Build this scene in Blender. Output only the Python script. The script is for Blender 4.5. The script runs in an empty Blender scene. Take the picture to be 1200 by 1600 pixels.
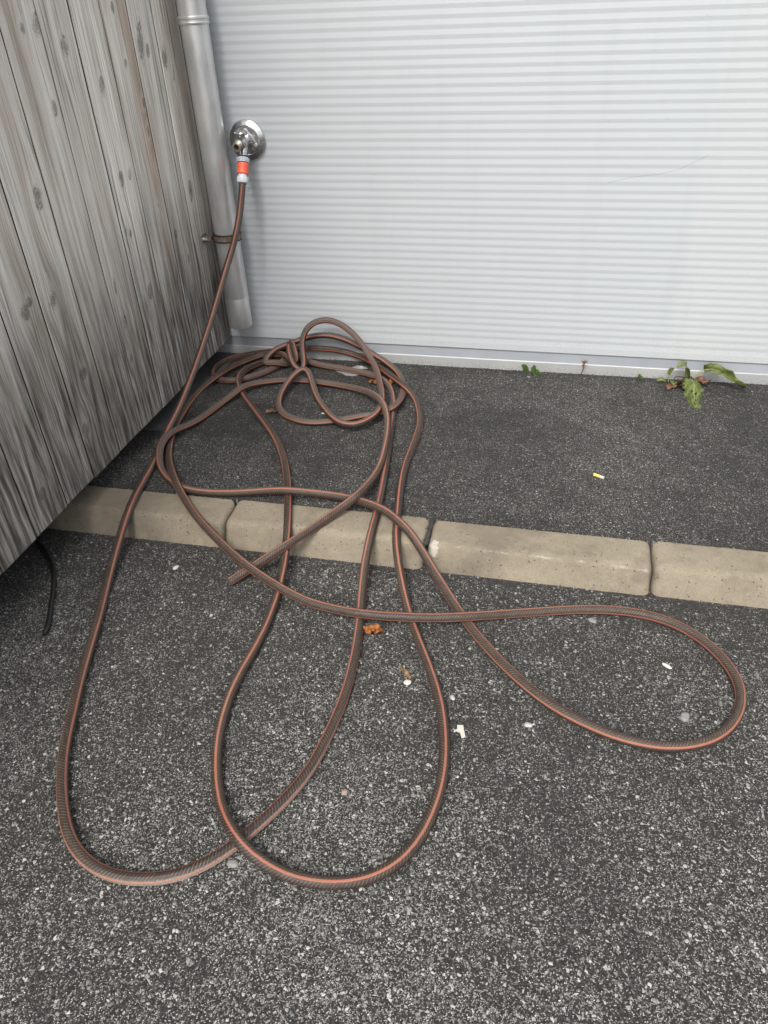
import bpy, bmesh, math, random
from mathutils import Vector, Matrix, noise as mn

# ------------------------------------------------------------------ scene, camera, light
scn = bpy.context.scene
col = scn.collection
random.seed(7)

cam_d = bpy.data.cameras.new('camera')
cam = bpy.data.objects.new('camera', cam_d)
col.objects.link(cam)
cam_d.sensor_fit = 'VERTICAL'
cam_d.sensor_height = 36.0
cam_d.lens = 36.0 * 1150.72 / 1600.0
cam_d.clip_start = 0.02
cam_d.clip_end = 600.0
R3 = Matrix(((0.976303, -0.0959, 0.193997), (0.213376, 0.576082, -0.78905), (-0.036089, 0.811747, 0.582894)))
cam.matrix_world = Matrix.Translation((1.07555, -2.273306, 1.05)) @ R3.to_4x4()
scn.camera = cam

SUN_EL, SUN_AZ = math.radians(52), math.radians(189)      # azimuth the light comes from, clockwise from +Y
world = bpy.data.worlds.new('World')
scn.world = world
world.use_nodes = True
wn = world.node_tree
wn.nodes.clear()
sky = wn.nodes.new('ShaderNodeTexSky')
sky.sky_type = 'NISHITA'
sky.sun_disc = False
sky.sun_elevation = SUN_EL
sky.sun_rotation = SUN_AZ
sky.air_density = 1.0
sky.dust_density = 6.0
sky.ozone_density = 1.0
hs = wn.nodes.new('ShaderNodeHueSaturation')
hs.inputs['Saturation'].default_value = 0.30             # thin even cloud: almost no blue left
bg = wn.nodes.new('ShaderNodeBackground')
bg.inputs['Strength'].default_value = 0.15
wo = wn.nodes.new('ShaderNodeOutputWorld')
wn.links.new(sky.outputs[0], hs.inputs['Color'])
wn.links.new(hs.outputs[0], bg.inputs[0])
wn.links.new(bg.outputs[0], wo.inputs[0])

sun_d = bpy.data.lights.new('sun', 'SUN')
sun_d.energy = 1.1
sun_d.angle = math.radians(15)
sun_d.color = (1.0, 0.955, 0.89)
sun = bpy.data.objects.new('sun', sun_d)
col.objects.link(sun)
sd = Vector((math.sin(SUN_AZ) * math.cos(SUN_EL), math.cos(SUN_AZ) * math.cos(SUN_EL), math.sin(SUN_EL)))
sun.rotation_euler = sd.to_track_quat('Z', 'Y').to_euler()

vs = scn.view_settings
vs.view_transform = 'Standard'
vs.look = 'None'
vs.gamma = 1.0
vs.use_curve_mapping = False
vs.exposure = 0.85

# ------------------------------------------------------------------ helpers
class NT:
    """small wrapper to write node materials"""
    def __init__(self, name):
        self.m = bpy.data.materials.new(name)
        self.m.use_nodes = True
        self.t = self.m.node_tree
        self.t.nodes.clear()
        self.out = self.t.nodes.new('ShaderNodeOutputMaterial')
        self.b = self.t.nodes.new('ShaderNodeBsdfPrincipled')
        self.t.links.new(self.b.outputs[0], self.out.inputs[0])
    def put(self, sock, v):
        if v is None:
            return
        if isinstance(v, bpy.types.NodeSocket):
            self.t.links.new(v, sock)
        elif isinstance(v, (tuple, list)):
            if len(v) == 3 and sock.type == 'RGBA':
                v = (*v, 1)
            sock.default_value = v
        else:
            sock.default_value = v
    def set(self, **k):
        for n, v in k.items():
            self.put(self.b.inputs[n.replace('_', ' ')], v)
        return self
    def math(self, op, a, b=None, c=None, clamp=False):
        n = self.t.nodes.new('ShaderNodeMath')
        n.operation = op
        n.use_clamp = clamp
        self.put(n.inputs[0], a)
        self.put(n.inputs[1], b)
        self.put(n.inputs[2], c)
        return n.outputs[0]
    def vmath(self, op, a, b=None):
        n = self.t.nodes.new('ShaderNodeVectorMath')
        n.operation = op
        self.put(n.inputs[0], a)
        self.put(n.inputs[1], b)
        return n.outputs[0]
    def obj(self):
        return self.t.nodes.new('ShaderNodeTexCoord').outputs['Object']
    def geo(self):
        return self.t.nodes.new('ShaderNodeNewGeometry').outputs['Position']
    def uv(self):
        return self.t.nodes.new('ShaderNodeTexCoord').outputs['UV']
    def attr(self, name, kind='Fac'):
        n = self.t.nodes.new('ShaderNodeAttribute')
        n.attribute_name = name
        return n.outputs[kind]
    def rnd(self):
        return self.t.nodes.new('ShaderNodeObjectInfo').outputs['Random']
    def sep(self, v):
        n = self.t.nodes.new('ShaderNodeSeparateXYZ')
        self.put(n.inputs[0], v)
        return n.outputs
    def comb(self, x=0, y=0, z=0):
        n = self.t.nodes.new('ShaderNodeCombineXYZ')
        for i, v in enumerate((x, y, z)):
            self.put(n.inputs[i], v)
        return n.outputs[0]
    def noise(self, vec, scale, detail=3, rough=0.55, dist=0.0, out=0):
        n = self.t.nodes.new('ShaderNodeTexNoise')
        self.put(n.inputs['Vector'], vec)
        n.inputs['Scale'].default_value = scale
        n.inputs['Detail'].default_value = detail
        n.inputs['Roughness'].default_value = rough
        n.inputs['Distortion'].default_value = dist
        return n.outputs[out]
    def voro(self, vec, scale, feature='F1', rand=1.0, out='Distance', dims='3D'):
        n = self.t.nodes.new('ShaderNodeTexVoronoi')
        n.voronoi_dimensions = dims
        n.feature = feature
        self.put(n.inputs['Vector'], vec)
        n.inputs['Scale'].default_value = scale
        n.inputs['Randomness'].default_value = rand
        return n.outputs[out]
    def ramp(self, fac, stops, interp='LINEAR'):
        n = self.t.nodes.new('ShaderNodeValToRGB')
        n.color_ramp.interpolation = interp
        e = n.color_ramp.elements
        while len(e) < len(stops):
            e.new(0.5)
        for el, (p, c) in zip(e, stops):
            el.position = p
            el.color = (c, c, c, 1) if isinstance(c, (int, float)) else (*c, 1)
        self.put(n.inputs[0], fac)
        return n.outputs[0]
    def mix(self, fac, a, b, mode='MIX'):
        n = self.t.nodes.new('ShaderNodeMix')
        n.data_type = 'RGBA'
        n.blend_type = mode
        self.put(n.inputs[0], fac)
        self.put(n.inputs[6], a)
        self.put(n.inputs[7], b)
        return n.outputs[2]
    def maprange(self, v, a, b, c=0.0, d=1.0):
        n = self.t.nodes.new('ShaderNodeMapRange')
        self.put(n.inputs[0], v)
        for i, x in enumerate((a, b, c, d)):
            n.inputs[1 + i].default_value = x
        return n.outputs[0]
    def bump(self, h, strength=0.5, dist=0.001, normal=None):
        n = self.t.nodes.new('ShaderNodeBump')
        n.inputs['Strength'].default_value = strength
        n.inputs['Distance'].default_value = dist
        self.put(n.inputs['Height'], h)
        self.put(n.inputs['Normal'], normal)
        return n.outputs[0]


class MB:
    """collects vertices and faces of one mesh"""
    def __init__(self):
        self.v, self.f, self.uv = [], [], None
    def add(self, vs, fs):
        o = len(self.v)
        self.v += [tuple(v) for v in vs]
        self.f += [tuple(i + o for i in f) for f in fs]
    def box(self, x0, x1, y0, y1, z0, z1):
        self.add([(x0, y0, z0), (x1, y0, z0), (x1, y1, z0), (x0, y1, z0), (x0, y0, z1), (x1, y0, z1), (x1, y1, z1), (x0, y1, z1)],
                 [(0, 3, 2, 1), (4, 5, 6, 7), (0, 1, 5, 4), (1, 2, 6, 5), (2, 3, 7, 6), (3, 0, 4, 7)])
    def lathe(self, base, axis, prof, seg=32, closed=True):
        """prof: (distance along axis, radius)"""
        a = Vector(axis).normalized()
        s = a.orthogonal().normalized()
        t = a.cross(s)
        b = Vector(base)
        vs, fs = [], []
        for (h, r) in prof:
            for k in range(seg):
                an = 2 * math.pi * k / seg
                vs.append(b + a * h + (s * math.cos(an) + t * math.sin(an)) * r)
        for i in range(len(prof) - 1):
            for k in range(seg):
                k2 = (k + 1) % seg
                fs.append((i * seg + k, i * seg + k2, (i + 1) * seg + k2, (i + 1) * seg + k))
        if closed:
            fs.append(tuple(range(seg))[::-1])
            fs.append(tuple((len(prof) - 1) * seg + k for k in range(seg)))
        self.add(vs, fs)
    def tube(self, pts, rad, seg=8):
        pts = [Vector(p) for p in pts]
        n = len(pts)
        vs, fs = [], []
        ref = None
        for i, p in enumerate(pts):
            t = (pts[min(i + 1, n - 1)] - pts[max(i - 1, 0)]).normalized()
            if ref is None:
                ref = t.orthogonal().normalized()
            ref = (ref - t * ref.dot(t)).normalized()
            b = t.cross(ref)
            r = rad(i / (n - 1)) if callable(rad) else rad
            for k in range(seg):
                an = 2 * math.pi * k / seg
                vs.append(p + (ref * math.cos(an) + b * math.sin(an)) * r)
        for i in range(n - 1):
            for k in range(seg):
                k2 = (k + 1) % seg
                fs.append((i * seg + k, i * seg + k2, (i + 1) * seg + k2, (i + 1) * seg + k))
        fs.append(tuple(range(seg))[::-1])
        fs.append(tuple((n - 1) * seg + k for k in range(seg)))
        self.add(vs, fs)
    def build(self, name, mat, parent=None, smooth=False, angle=None):
        me = bpy.data.meshes.new(name)
        me.from_pydata(self.v, [], self.f)
        me.update()
        o = bpy.data.objects.new(name, me)
        col.objects.link(o)
        me.materials.append(mat)
        if smooth:
            me.polygons.foreach_set('use_smooth', [True] * len(me.polygons))
            if angle:
                me.set_sharp_from_angle(angle=math.radians(angle))
        if parent is not None:
            o.parent = parent
            o.matrix_parent_inverse = parent.matrix_basis.inverted()
        return o


def empty(name, loc):
    o = bpy.data.objects.new(name, None)
    o.empty_display_size = 0.05
    col.objects.link(o)
    o.location = loc
    return o

def tag(o, label=None, cat=None, group=None, kind=None):
    for k, v in (('label', label), ('category', cat), ('group', group), ('kind', kind)):
        if v:
            o[k] = v
    return o

def catmull(pts, sub):
    P = [Vector(p) for p in pts]
    Q = [P[0] * 2 - P[1]] + P + [P[-1] * 2 - P[-2]]
    out = []
    for i in range(1, len(P)):
        a, b, c, d = Q[i - 1], Q[i], Q[i + 1], Q[i + 2]
        for k in range(sub):
            t = k / sub
            out.append(0.5 * ((2 * b) + (c - a) * t + (2 * a - 5 * b + 4 * c - d) * t * t + (3 * b - a - 3 * c + d) * t ** 3))
    out.append(P[-1])
    return out

ROAD = -0.06

# ------------------------------------------------------------------ materials of the setting
def asphalt(name, big, white, tone, seed, road_wear=False):
    n = NT(name)
    p = n.vmath('ADD', n.geo(), (seed, seed * 0.37, 0))
    p = n.vmath('MULTIPLY', p, (1, 1, 0))
    warp = n.noise(p, 170, 1, out=1)
    pw = n.vmath('ADD', p, n.vmath('MULTIPLY', n.vmath('SUBTRACT', warp, (0.5, 0.5, 0.5)), (0.005, 0.005, 0)))
    patch = n.noise(p, 2.2, 4, 0.62)
    patch2 = n.noise(p, 17, 3, 0.6)
    c1 = n.sep(n.voro(pw, big, out='Color', dims='2D'))
    e1 = n.voro(pw, big, 'DISTANCE_TO_EDGE', dims='2D')
    c2 = n.sep(n.voro(pw, big * 2.4, out='Color', dims='2D'))
    e2 = n.voro(pw, big * 2.4, 'DISTANCE_TO_EDGE', dims='2D')
    fine = n.noise(p, big * 5, 2, 0.7)
    # how many stones have lost their coat of bitumen, and where
    wear = n.math('ADD', n.math('MULTIPLY', patch, 0.62), n.math('MULTIPLY', patch2, 0.38))
    thr = n.maprange(wear, 0.38, 0.62, white - 0.13, white + 0.13)
    if road_wear:      # tyres have polished the stones bare away from the kerb
        thr = n.math('ADD', thr, n.maprange(n.sep(n.geo())[1], -1.0, -1.8, -0.13, 0.05))
    s1 = n.maprange(n.math('SUBTRACT', n.math('ADD', c1[0], n.math('MULTIPLY', thr, 0.55)), 1.0), -0.03, 0.10)
    s2 = n.maprange(n.math('SUBTRACT', n.math('ADD', c2[0], thr), 1.0), -0.02, 0.16)
    in1 = n.maprange(n.math('SUBTRACT', e1, n.math('ADD', 0.02, n.math('MULTIPLY', c1[1], 0.26))), 0.0, 0.10)
    in2 = n.maprange(n.math('SUBTRACT', e2, n.math('MULTIPLY', c2[1], 0.16)), 0.0, 0.12)
    chipped = n.maprange(fine, 0.36, 0.52, 0.35, 1.0)
    stone1 = n.math('MULTIPLY', n.math('MULTIPLY', s1, in1), chipped)
    stone2 = n.math('MULTIPLY', n.math('MULTIPLY', s2, in2), chipped)
    dark = n.mix(n.math('POWER', c2[2], 1.4), (0.016 * tone, 0.0155 * tone, 0.015 * tone), (0.098 * tone, 0.094 * tone, 0.087 * tone))
    dark = n.mix(n.maprange(fine, 0.40, 0.62, 0.0, 0.45), dark, (0.070 * tone, 0.067 * tone, 0.062 * tone))
    dark = n.mix(n.maprange(patch, 0.34, 0.66, 0.0, 0.35), dark, (0.045 * tone, 0.042 * tone, 0.038 * tone))
    pale = n.mix(c1[2], (0.15, 0.145, 0.135), (0.64, 0.63, 0.60))
    pale = n.mix(n.maprange(c1[1], 0.88, 0.96), pale, (0.34, 0.26, 0.19))
    pale2 = n.mix(c2[1], (0.16, 0.156, 0.148), (0.66, 0.65, 0.62))
    cc = n.mix(stone2, dark, pale2)
    cc = n.mix(stone1, cc, pale)
    h = n.math('ADD', n.math('MULTIPLY', n.math('MINIMUM', e1, 0.22), n.math('ADD', c1[1], 0.35)),
               n.math('ADD', n.math('MULTIPLY', n.math('MINIMUM', e2, 0.22), 0.55), n.math('MULTIPLY', fine, 0.16)))
    nb = n.bump(h, 1.0, 0.0065)
    n.set(Base_Color=cc, Roughness=n.maprange(c2[1], 0, 1, 0.65, 0.95), Normal=nb, Specular_IOR_Level=0.3)
    return n.m

M_road = asphalt('road_asphalt', 205, 0.36, 0.72, 3.1, True)
M_pave = asphalt('pavement_asphalt', 300, 0.25, 0.62, 11.7)

def concrete(name, base, seed, stain=0.5):
    n = NT(name)
    p = n.vmath('ADD', n.geo(), (seed, seed, seed))
    big = n.noise(p, 5.5, 5, 0.6)
    fine = n.noise(p, 420, 3, 0.7)
    mid = n.noise(p, 55, 4, 0.65)
    a = tuple(c * 0.72 for c in base)
    cc = n.mix(n.maprange(big, 0.32, 0.68), a, base)
    cc = n.mix(n.math('MULTIPLY', n.maprange(mid, 0.42, 0.75), 0.35), cc, tuple(c * 1.3 for c in base))
    g = n.math('MULTIPLY', n.maprange(fine, 0.5, 0.72), 0.4)
    cc = n.mix(g, cc, tuple(min(1, c * 1.55) for c in base))
    cc = n.mix(n.math('MULTIPLY', n.maprange(fine, 0.46, 0.3), 0.5), cc, tuple(c * 0.45 for c in base))
    # pin holes and damp grey stains
    hole = n.math('MULTIPLY', n.maprange(n.voro(p, 95), 0.17, 0.11), n.maprange(n.noise(p, 40, 2), 0.47, 0.55))
    cc = n.mix(n.math('MULTIPLY', hole, 0.85), cc, (0.03, 0.028, 0.025))
    st = n.math('MULTIPLY', n.maprange(n.noise(n.vmath('ADD', p, (9, 2, 4)), 3.2, 4, 0.62), 0.5, 0.68), stain)
    cc = n.mix(st, cc, (base[0] * 0.42, base[1] * 0.43, base[2] * 0.45))
    st2 = n.math('MULTIPLY', n.maprange(n.noise(n.vmath('ADD', p, (1, 7, 3)), 17, 5, 0.68), 0.5, 0.66), stain * 0.75)
    cc = n.mix(st2, cc, (base[0] * 0.55, base[1] * 0.55, base[2] * 0.56))
    h = n.math('ADD', n.math('MULTIPLY', fine, 0.6), n.math('SUBTRACT', mid, n.math('MULTIPLY', hole, 1.4)))
    n.set(Base_Color=cc, Roughness=0.88, Normal=n.bump(h, 0.9, 0.0022), Specular_IOR_Level=0.3)
    return n.m

M_kerb = concrete('kerb_concrete', (0.226, 0.194, 0.144), 2.0, 0.65)
M_plinth = concrete('plinth_concrete', (0.085, 0.088, 0.088), 8.0, 0.6)
# white scrape on the corner of one stone and a chalky line along the worn edge
M_kerb = bpy.data.materials['kerb_concrete']
_n = NT.__new__(NT)
_n.m, _n.t = M_kerb, M_kerb.node_tree
_n.b = next(q for q in _n.t.nodes if q.type == 'BSDF_PRINCIPLED')
_p = _n.geo()
_x, _y, _z = _n.sep(_p)
_dx = _n.math('DIVIDE', _n.math('SUBTRACT', _x, 0.866), 0.013)
_dy = _n.math('DIVIDE', _n.math('ADD', _y, 0.953), 0.016)
_d = _n.math('SQRT', _n.math('ADD', _n.math('MULTIPLY', _dx, _dx), _n.math('MULTIPLY', _dy, _dy)))
_d = _n.math('ADD', _d, _n.math('MULTIPLY', _n.math('SUBTRACT', _n.noise(_p, 110, 4), 0.5), 1.6))
_m1 = _n.math('MULTIPLY', _n.maprange(_d, 0.95, 0.6), 0.5)
_e = _n.math('ABSOLUTE', _n.math('ADD', _n.math('ADD', _y, 0.9545), _n.math('MULTIPLY', _n.math('SUBTRACT', _x, 1.1), 0.012)))
_m2 = _n.math('MULTIPLY', _n.maprange(_n.math('ADD', _e, _n.math('MULTIPLY', _n.math('SUBTRACT', _n.noise(_p, 150, 3, 0.7), 0.5), 0.008)), 0.0026, 0.0004), _n.math('MULTIPLY', _n.maprange(_n.noise(_p, 22, 4, 0.7), 0.46, 0.66), 0.34))
_m2 = _n.math('MULTIPLY', _m2, _n.math('MULTIPLY', _n.math('GREATER_THAN', _x, 0.87), _n.math('LESS_THAN', _x, 1.34)))
_src = _n.b.inputs['Base Color'].links[0].from_socket
_n.put(_n.b.inputs['Base Color'], _n.mix(_n.math('MAXIMUM', _m1, _m2), _src, (0.52, 0.50, 0.46)))
M_dirt = NT('joint_dirt').set(Base_Color=(0.035, 0.03, 0.025), Roughness=0.95).m

# ------------------------------------------------------------------ ground
mb = MB()
mb.add([(-150, -150, ROAD), (150, -150, ROAD), (150, 150, ROAD), (-150, 150, ROAD)], [(0, 1, 2, 3)])
road = tag(mb.build('road', M_road), 'dark coarse worn asphalt road in front of the kerb', 'road', kind='structure')

# the pavement: a raised sheet of finer asphalt, its top slightly uneven
mb = MB()
xs = [-2.0 + 0.04 * i for i in range(176)]
ys = [-0.8565 + 0.0215 * i for i in range(42)]
for y in ys:
    for x in xs:
        z = 0.0016 * mn.noise((x * 3, y * 3, 1)) + 0.0010 * mn.noise((x * 11, y * 11, 4))
        if y < -0.83:
            z -= 0.0035 + 0.002 * mn.noise((x * 20, 3, 3))
        mb.v.append((x, y, z))
nx = len(xs)
for j in range(len(ys) - 1):
    for i in range(nx - 1):
        mb.f.append((j * nx + i, j * nx + i + 1, (j + 1) * nx + i + 1, (j + 1) * nx + i))
o = len(mb.v)
for x in xs:
    mb.v.append((x, -0.8565, -0.07))
for i in range(nx - 1):
    mb.f.append((i, o + i, o + i + 1, i + 1))
pavement = tag(mb.build('pavement', M_pave, smooth=True), 'fine dark asphalt pavement strip between kerb and metal wall', 'pavement', kind='structure')

# kerb: a bed of dirt under a row of separate stones
mb = MB()
mb.box(-1.2, 4.3, -0.948, -0.8585, -0.10, -0.030)
kerb = tag(mb.build('kerb', M_dirt), 'low row of sandy concrete kerb stones along the road', 'kerb', kind='structure')

def kerb_stone(length):
    """profile across y (0 = back), rounded front edge, eased ends"""
    prof = [(0.0, -0.10), (0.0, -0.004), (-0.003, -0.0005), (-0.010, 0.0)]
    prof += [(-0.03, 0.0004), (-0.06, 0.0004), (-0.080, -0.0002)]
    for k in range(7):
        a = math.radians(90 - k * 62 / 6)
        prof.append((-0.080 - 0.022 * math.cos(a), -0.0222 + 0.022 * math.sin(a)))
    prof += [(-0.1065, -0.030), (-0.1150, -0.045), (-0.1265, -0.064), (-0.134, -0.078), (-0.134, -0.10)]
    ends = [(0.0, 0.017), (0.0025, 0.0095), (0.0065, 0.0040), (0.0115, 0.0011), (0.017, 0.0)]
    st = ends + [(0.017 + (length - 0.034) * t / 24, 0.0) for t in range(1, 24)] + [(length - e, s) for e, s in reversed(ends)]
    m = MB()
    cy, cz = -0.06, -0.05
    n = len(prof)
    for (x, s) in st:
        for (y, z) in prof:
            dy, dz = y - cy, z - cz
            L = math.hypot(dy, dz)
            k = (L - s) / L
            w = 0.0013 * mn.noise((x * 14 + length * 7, y * 30, z * 30)) + 0.0008 * mn.noise((x * 60, y * 60, length))
            m.v.append((x, cy + dy * k - 0.6 * w, cz + dz * k + w))
    for i in range(len(st) - 1):
        for j in range(n):
            j2 = (j + 1) % n
            m.f.append((i * n + j, i * n + j2, (i + 1) * n + j2, (i + 1) * n + j))
    m.f.append(tuple(range(n))[::-1])
    m.f.append(tuple((len(st) - 1) * n + j for j in range(n)))
    return m

JOINT = [-1.163, -0.660, -0.157, 0.3462, 0.8466, 1.3500, 1.8530, 2.3560, 2.8590, 3.362]
for k in range(len(JOINT) - 1):
    g0, g1 = (0.0045 if k == 4 else 0.0018), (0.0045 if k == 3 else 0.0018)
    L = JOINT[k + 1] - JOINT[k] - g0 - g1
    ks = kerb_stone(L).build('kerb_stone', M_kerb, kerb, smooth=True, angle=35)
    ks.location = (JOINT[k] + g0, -0.8585 + (0, 0.001, -0.001, 0.0005, -0.001, 0.001, -0.0005)[k % 7], (0, -0.001, 0.0, 0.001, -0.001, 0.0, 0.001)[k % 7])
    ks.rotation_euler.z = (0, 0.002, -0.001, 0.0015, -0.002, 0.001, 0)[k % 7]

# ------------------------------------------------------------------ metal wall
def paint(name, base, seed):
    n = NT(name)
    p = n.vmath('ADD', n.geo(), (seed, 0, 0))
    x, y, z = n.sep(p)
    big = n.noise(p, 1.7, 4, 0.6)
    drip = n.noise(n.comb(n.math('MULTIPLY', x, 16), 0, n.math('MULTIPLY', z, 1.1)), 1.0, 4, 0.6)
    cc = n.mix(n.maprange(big, 0.3, 0.7), base, tuple(c * 0.95 for c in base))
    cc = n.mix(n.math('MULTIPLY', n.maprange(drip, 0.52, 0.8), 0.35), cc, tuple(c * 0.86 for c in base))
    # little scuffs where things were leant and rubbed against the sheet
    zone = n.maprange(n.noise(n.vmath('ADD', p, (4, 4, 4)), 2.8, 3, 0.6), 0.5, 0.62)
    sp = n.noise(n.comb(n.math('MULTIPLY', x, 60), 3, n.math('MULTIPLY', z, 140)), 1.0, 5, 0.72, 1.5)
    sc = n.math('MULTIPLY', n.maprange(sp, 0.655, 0.70), zone)
    sp2 = n.noise(n.comb(n.math('MULTIPLY', x, 190), 8, n.math('MULTIPLY', z, 120)), 1.0, 3, 0.7, 0.6)
    sc = n.math('MAXIMUM', sc, n.math('MULTIPLY', n.maprange(sp2, 0.74, 0.77), 0.8))
    cc = n.mix(n.math('MULTIPLY', sc, 0.75), cc, (0.12, 0.12, 0.115))
    # splashed dirt near the ground
    spl = n.math('MULTIPLY', n.maprange(z, 0.16, 0.02), n.maprange(n.noise(p, 210, 4, 0.7), 0.55, 0.66))
    cc = n.mix(n.math('MULTIPLY', spl, 0.7), cc, (0.14, 0.13, 0.115))
    n.set(Base_Color=cc, Roughness=n.maprange(big, 0.3, 0.7, 0.36, 0.5), Specular_IOR_Level=0.42,
          Normal=n.bump(n.noise(p, 260, 2), 0.04, 0.0006))
    return n

n = paint('wall_paint', (0.398, 0.424, 0.440), 0.0)
p = n.geo()
x, y, z = n.sep(p)
# one long thin scratch, bowed, across the right of the wall
t = n.maprange(x, 1.196, 1.532)
curve = n.math('ADD', n.math('MULTIPLY', n.math('POWER', t, 1.5), 0.105), n.math('MULTIPLY', n.math('SINE', n.math('MULTIPLY', t, 9.0)), 0.006))
dz = n.math('ABSOLUTE', n.math('SUBTRACT', n.math('SUBTRACT', z, 0.576), curve))
on = n.math('MULTIPLY', n.maprange(dz, 0.0011, 0.0005), n.math('MULTIPLY', n.math('GREATER_THAN', x, 1.196), n.math('LESS_THAN', x, 1.532)))
src = n.b.inputs['Base Color'].links[0].from_socket
n.put(n.b.inputs['Base Color'], n.mix(n.math('MULTIPLY', on, 0.45), src, (0.2, 0.2, 0.2)))
M_wall = n.m
M_wall2 = paint('wall_tone_warm', (0.408, 0.430, 0.440), 5.0).m  # slightly lighter, warmer tone for the right part of the wall
M_sill = NT('sill_metal')
p = M_sill.geo()
zz = M_sill.sep(p)[2]
c = M_sill.mix(M_sill.maprange(M_sill.noise(p, 6, 4), 0.35, 0.65), (0.33, 0.34, 0.34), (0.38, 0.385, 0.38))
sp = M_sill.math('MULTIPLY', M_sill.maprange(zz, 0.030, 0.0), M_sill.maprange(M_sill.noise(p, 130, 5, 0.7), 0.47, 0.62))
c = M_sill.mix(M_sill.math('MULTIPLY', sp, 0.45), c, (0.10, 0.095, 0.085))
M_sill = M_sill.set(Base_Color=c, Roughness=0.38, Metallic=0.15).m

n = NT('bare_zinc_strip')
p = n.geo()
n.set(Base_Color=n.mix(n.maprange(n.noise(p, 5, 4), 0.35, 0.65), (0.235, 0.255, 0.28), (0.28, 0.30, 0.325)), Metallic=0.25, Roughness=0.4)
M_strip = n.m
wall = empty('metal_wall', (0.8, 0.0, 0.0))
tag(wall, 'pale grey metal wall of fine horizontal ribs', 'wall')
PZ0, PITCH, YF = 0.0655, 0.02225, 0.006

def panel(x0, x1, mat, seed):
    m = MB()
    prof = [(YF + 0.010, PZ0), (YF - 0.0002, PZ0), (YF - 0.0012, PZ0 + 0.002), (YF - 0.0011, PZ0 + 0.0225)]
    z = PZ0 + 0.024
    while z < 3.4:
        prof.append((YF - 0.00085, z))                       # foot of a band that leans back upwards
        prof.append((YF + 0.0000, z + PITCH * 0.54))        # its top, then a band that comes forward again
        z += PITCH
    cols = [x0, x0 + 0.0025] + [x0 + (x1 - x0) * i / 24 for i in range(1, 24)] + [x1 - 0.0025, x1]
    for i, x in enumerate(cols):
        e = 0.0
        for (y, zz) in prof:
            m.v.append((x, y + e + 0.0011 * mn.noise((x * 1.7 + seed, zz * 1.3, seed)), zz))
    k = len(prof)
    for i in range(len(cols) - 1):
        for j in range(k - 1):
            m.f.append((i * k + j, (i + 1) * k + j, (i + 1) * k + j + 1, i * k + j + 1))
    return m.build('panel', mat, wall)

panel(-0.55, 1.4490, M_wall, 1.0)
panel(1.4490, 3.45, M_wall2, 1.0)
mb = MB()
mb.box(-0.6, 3.5, YF + 0.026, YF + 0.2, -0.05, 3.42)
mb.build('wall_core', M_wall, wall)
def strip(name, sp, mat):
    m = MB()
    cols = [-0.55 + 4.0 * i / 60 for i in range(61)]
    for x in cols:
        for (y, z) in sp:
            m.v.append((x, y + 0.0010 * mn.noise((x * 2.3, 5, 9)), z + 0.0008 * mn.noise((x * 1.9, 3, 2))))
    k = len(sp)
    for i in range(60):
        for j in range(k - 1):
            m.f.append((i * k + j, (i + 1) * k + j, (i + 1) * k + j + 1, i * k + j + 1))
    return m.build(name, mat, wall, smooth=True, angle=25)
# a white folded edge on the ground, above it a bare strip set back under the panel
strip('sill', [(0.0, -0.02), (0.0, 0.0320), (0.0010, 0.0340), (0.0034, 0.0346), (0.0040, 0.030)], M_sill)
strip('base_strip', [(0.0036, 0.0330), (0.0075, 0.0520), (0.0118, 0.0745)], M_strip)

# ------------------------------------------------------------------ wooden wall
n = NT('weathered_boards')
p = n.geo()
x, y, z = n.sep(p)
kd, defl, tint, offs = n.attr('kd'), n.attr('defl'), n.attr('tint'), n.attr('offs')
ac = n.math('ADD', y, defl)
zo = n.math('ADD', z, n.math('MULTIPLY', offs, 7.0))
wob = n.noise(n.comb(n.math('MULTIPLY', ac, 10), n.math('MULTIPLY', zo, 1.2), offs), 1.0, 3)
ac2 = n.math('ADD', ac, n.math('MULTIPLY', n.math('SUBTRACT', wob, 0.5), 0.007))
s1 = n.noise(n.comb(n.math('MULTIPLY', ac2, 330), n.math('MULTIPLY', zo, 4.0), offs), 1.0, 5, 0.7)
s2 = n.noise(n.comb(n.math('MULTIPLY', ac2, 75), n.math('MULTIPLY', zo, 1.6), offs), 1.0, 4, 0.6)
s3 = n.noise(n.comb(n.math('MULTIPLY', ac2, 18), n.math('MULTIPLY', zo, 1.3), offs), 1.0, 3, 0.55)
grain = n.math('ADD', n.math('MULTIPLY', s1, 0.50), n.math('ADD', n.math('MULTIPLY', s2, 0.34), n.math('MULTIPLY', s3, 0.26)))
cc = n.ramp(grain, [(0.425, (0.095, 0.084, 0.071)), (0.468, (0.31, 0.29, 0.262)), (0.515, (0.56, 0.545, 0.52)), (0.59, (0.76, 0.75, 0.73))])
warm = n.noise(n.comb(n.math('MULTIPLY', ac2, 14), n.math('MULTIPLY', zo, 0.9), n.math('ADD', offs, 2)), 1.0, 3, 0.6)
cc = n.mix(n.math('MULTIPLY', n.maprange(warm, 0.40, 0.62), n.math('ADD', n.math('MULTIPLY', tint, 0.62), 0.26)), cc, n.mix(s2, (0.20, 0.130, 0.085), (0.48, 0.37, 0.275)))
bleach = n.noise(n.comb(n.math('MULTIPLY', y, 5), n.math('MULTIPLY', zo, 2.0), 3), 1.0, 4, 0.6)
cc = n.mix(n.math('MULTIPLY', n.maprange(bleach, 0.46, 0.68), 0.6), cc, (0.70, 0.695, 0.685))
shade = n.math('FRACT', n.math('MULTIPLY', offs, 3.7))
cc = n.mix(n.math('MULTIPLY', shade, 0.28), cc, (0.17, 0.155, 0.138))
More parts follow.
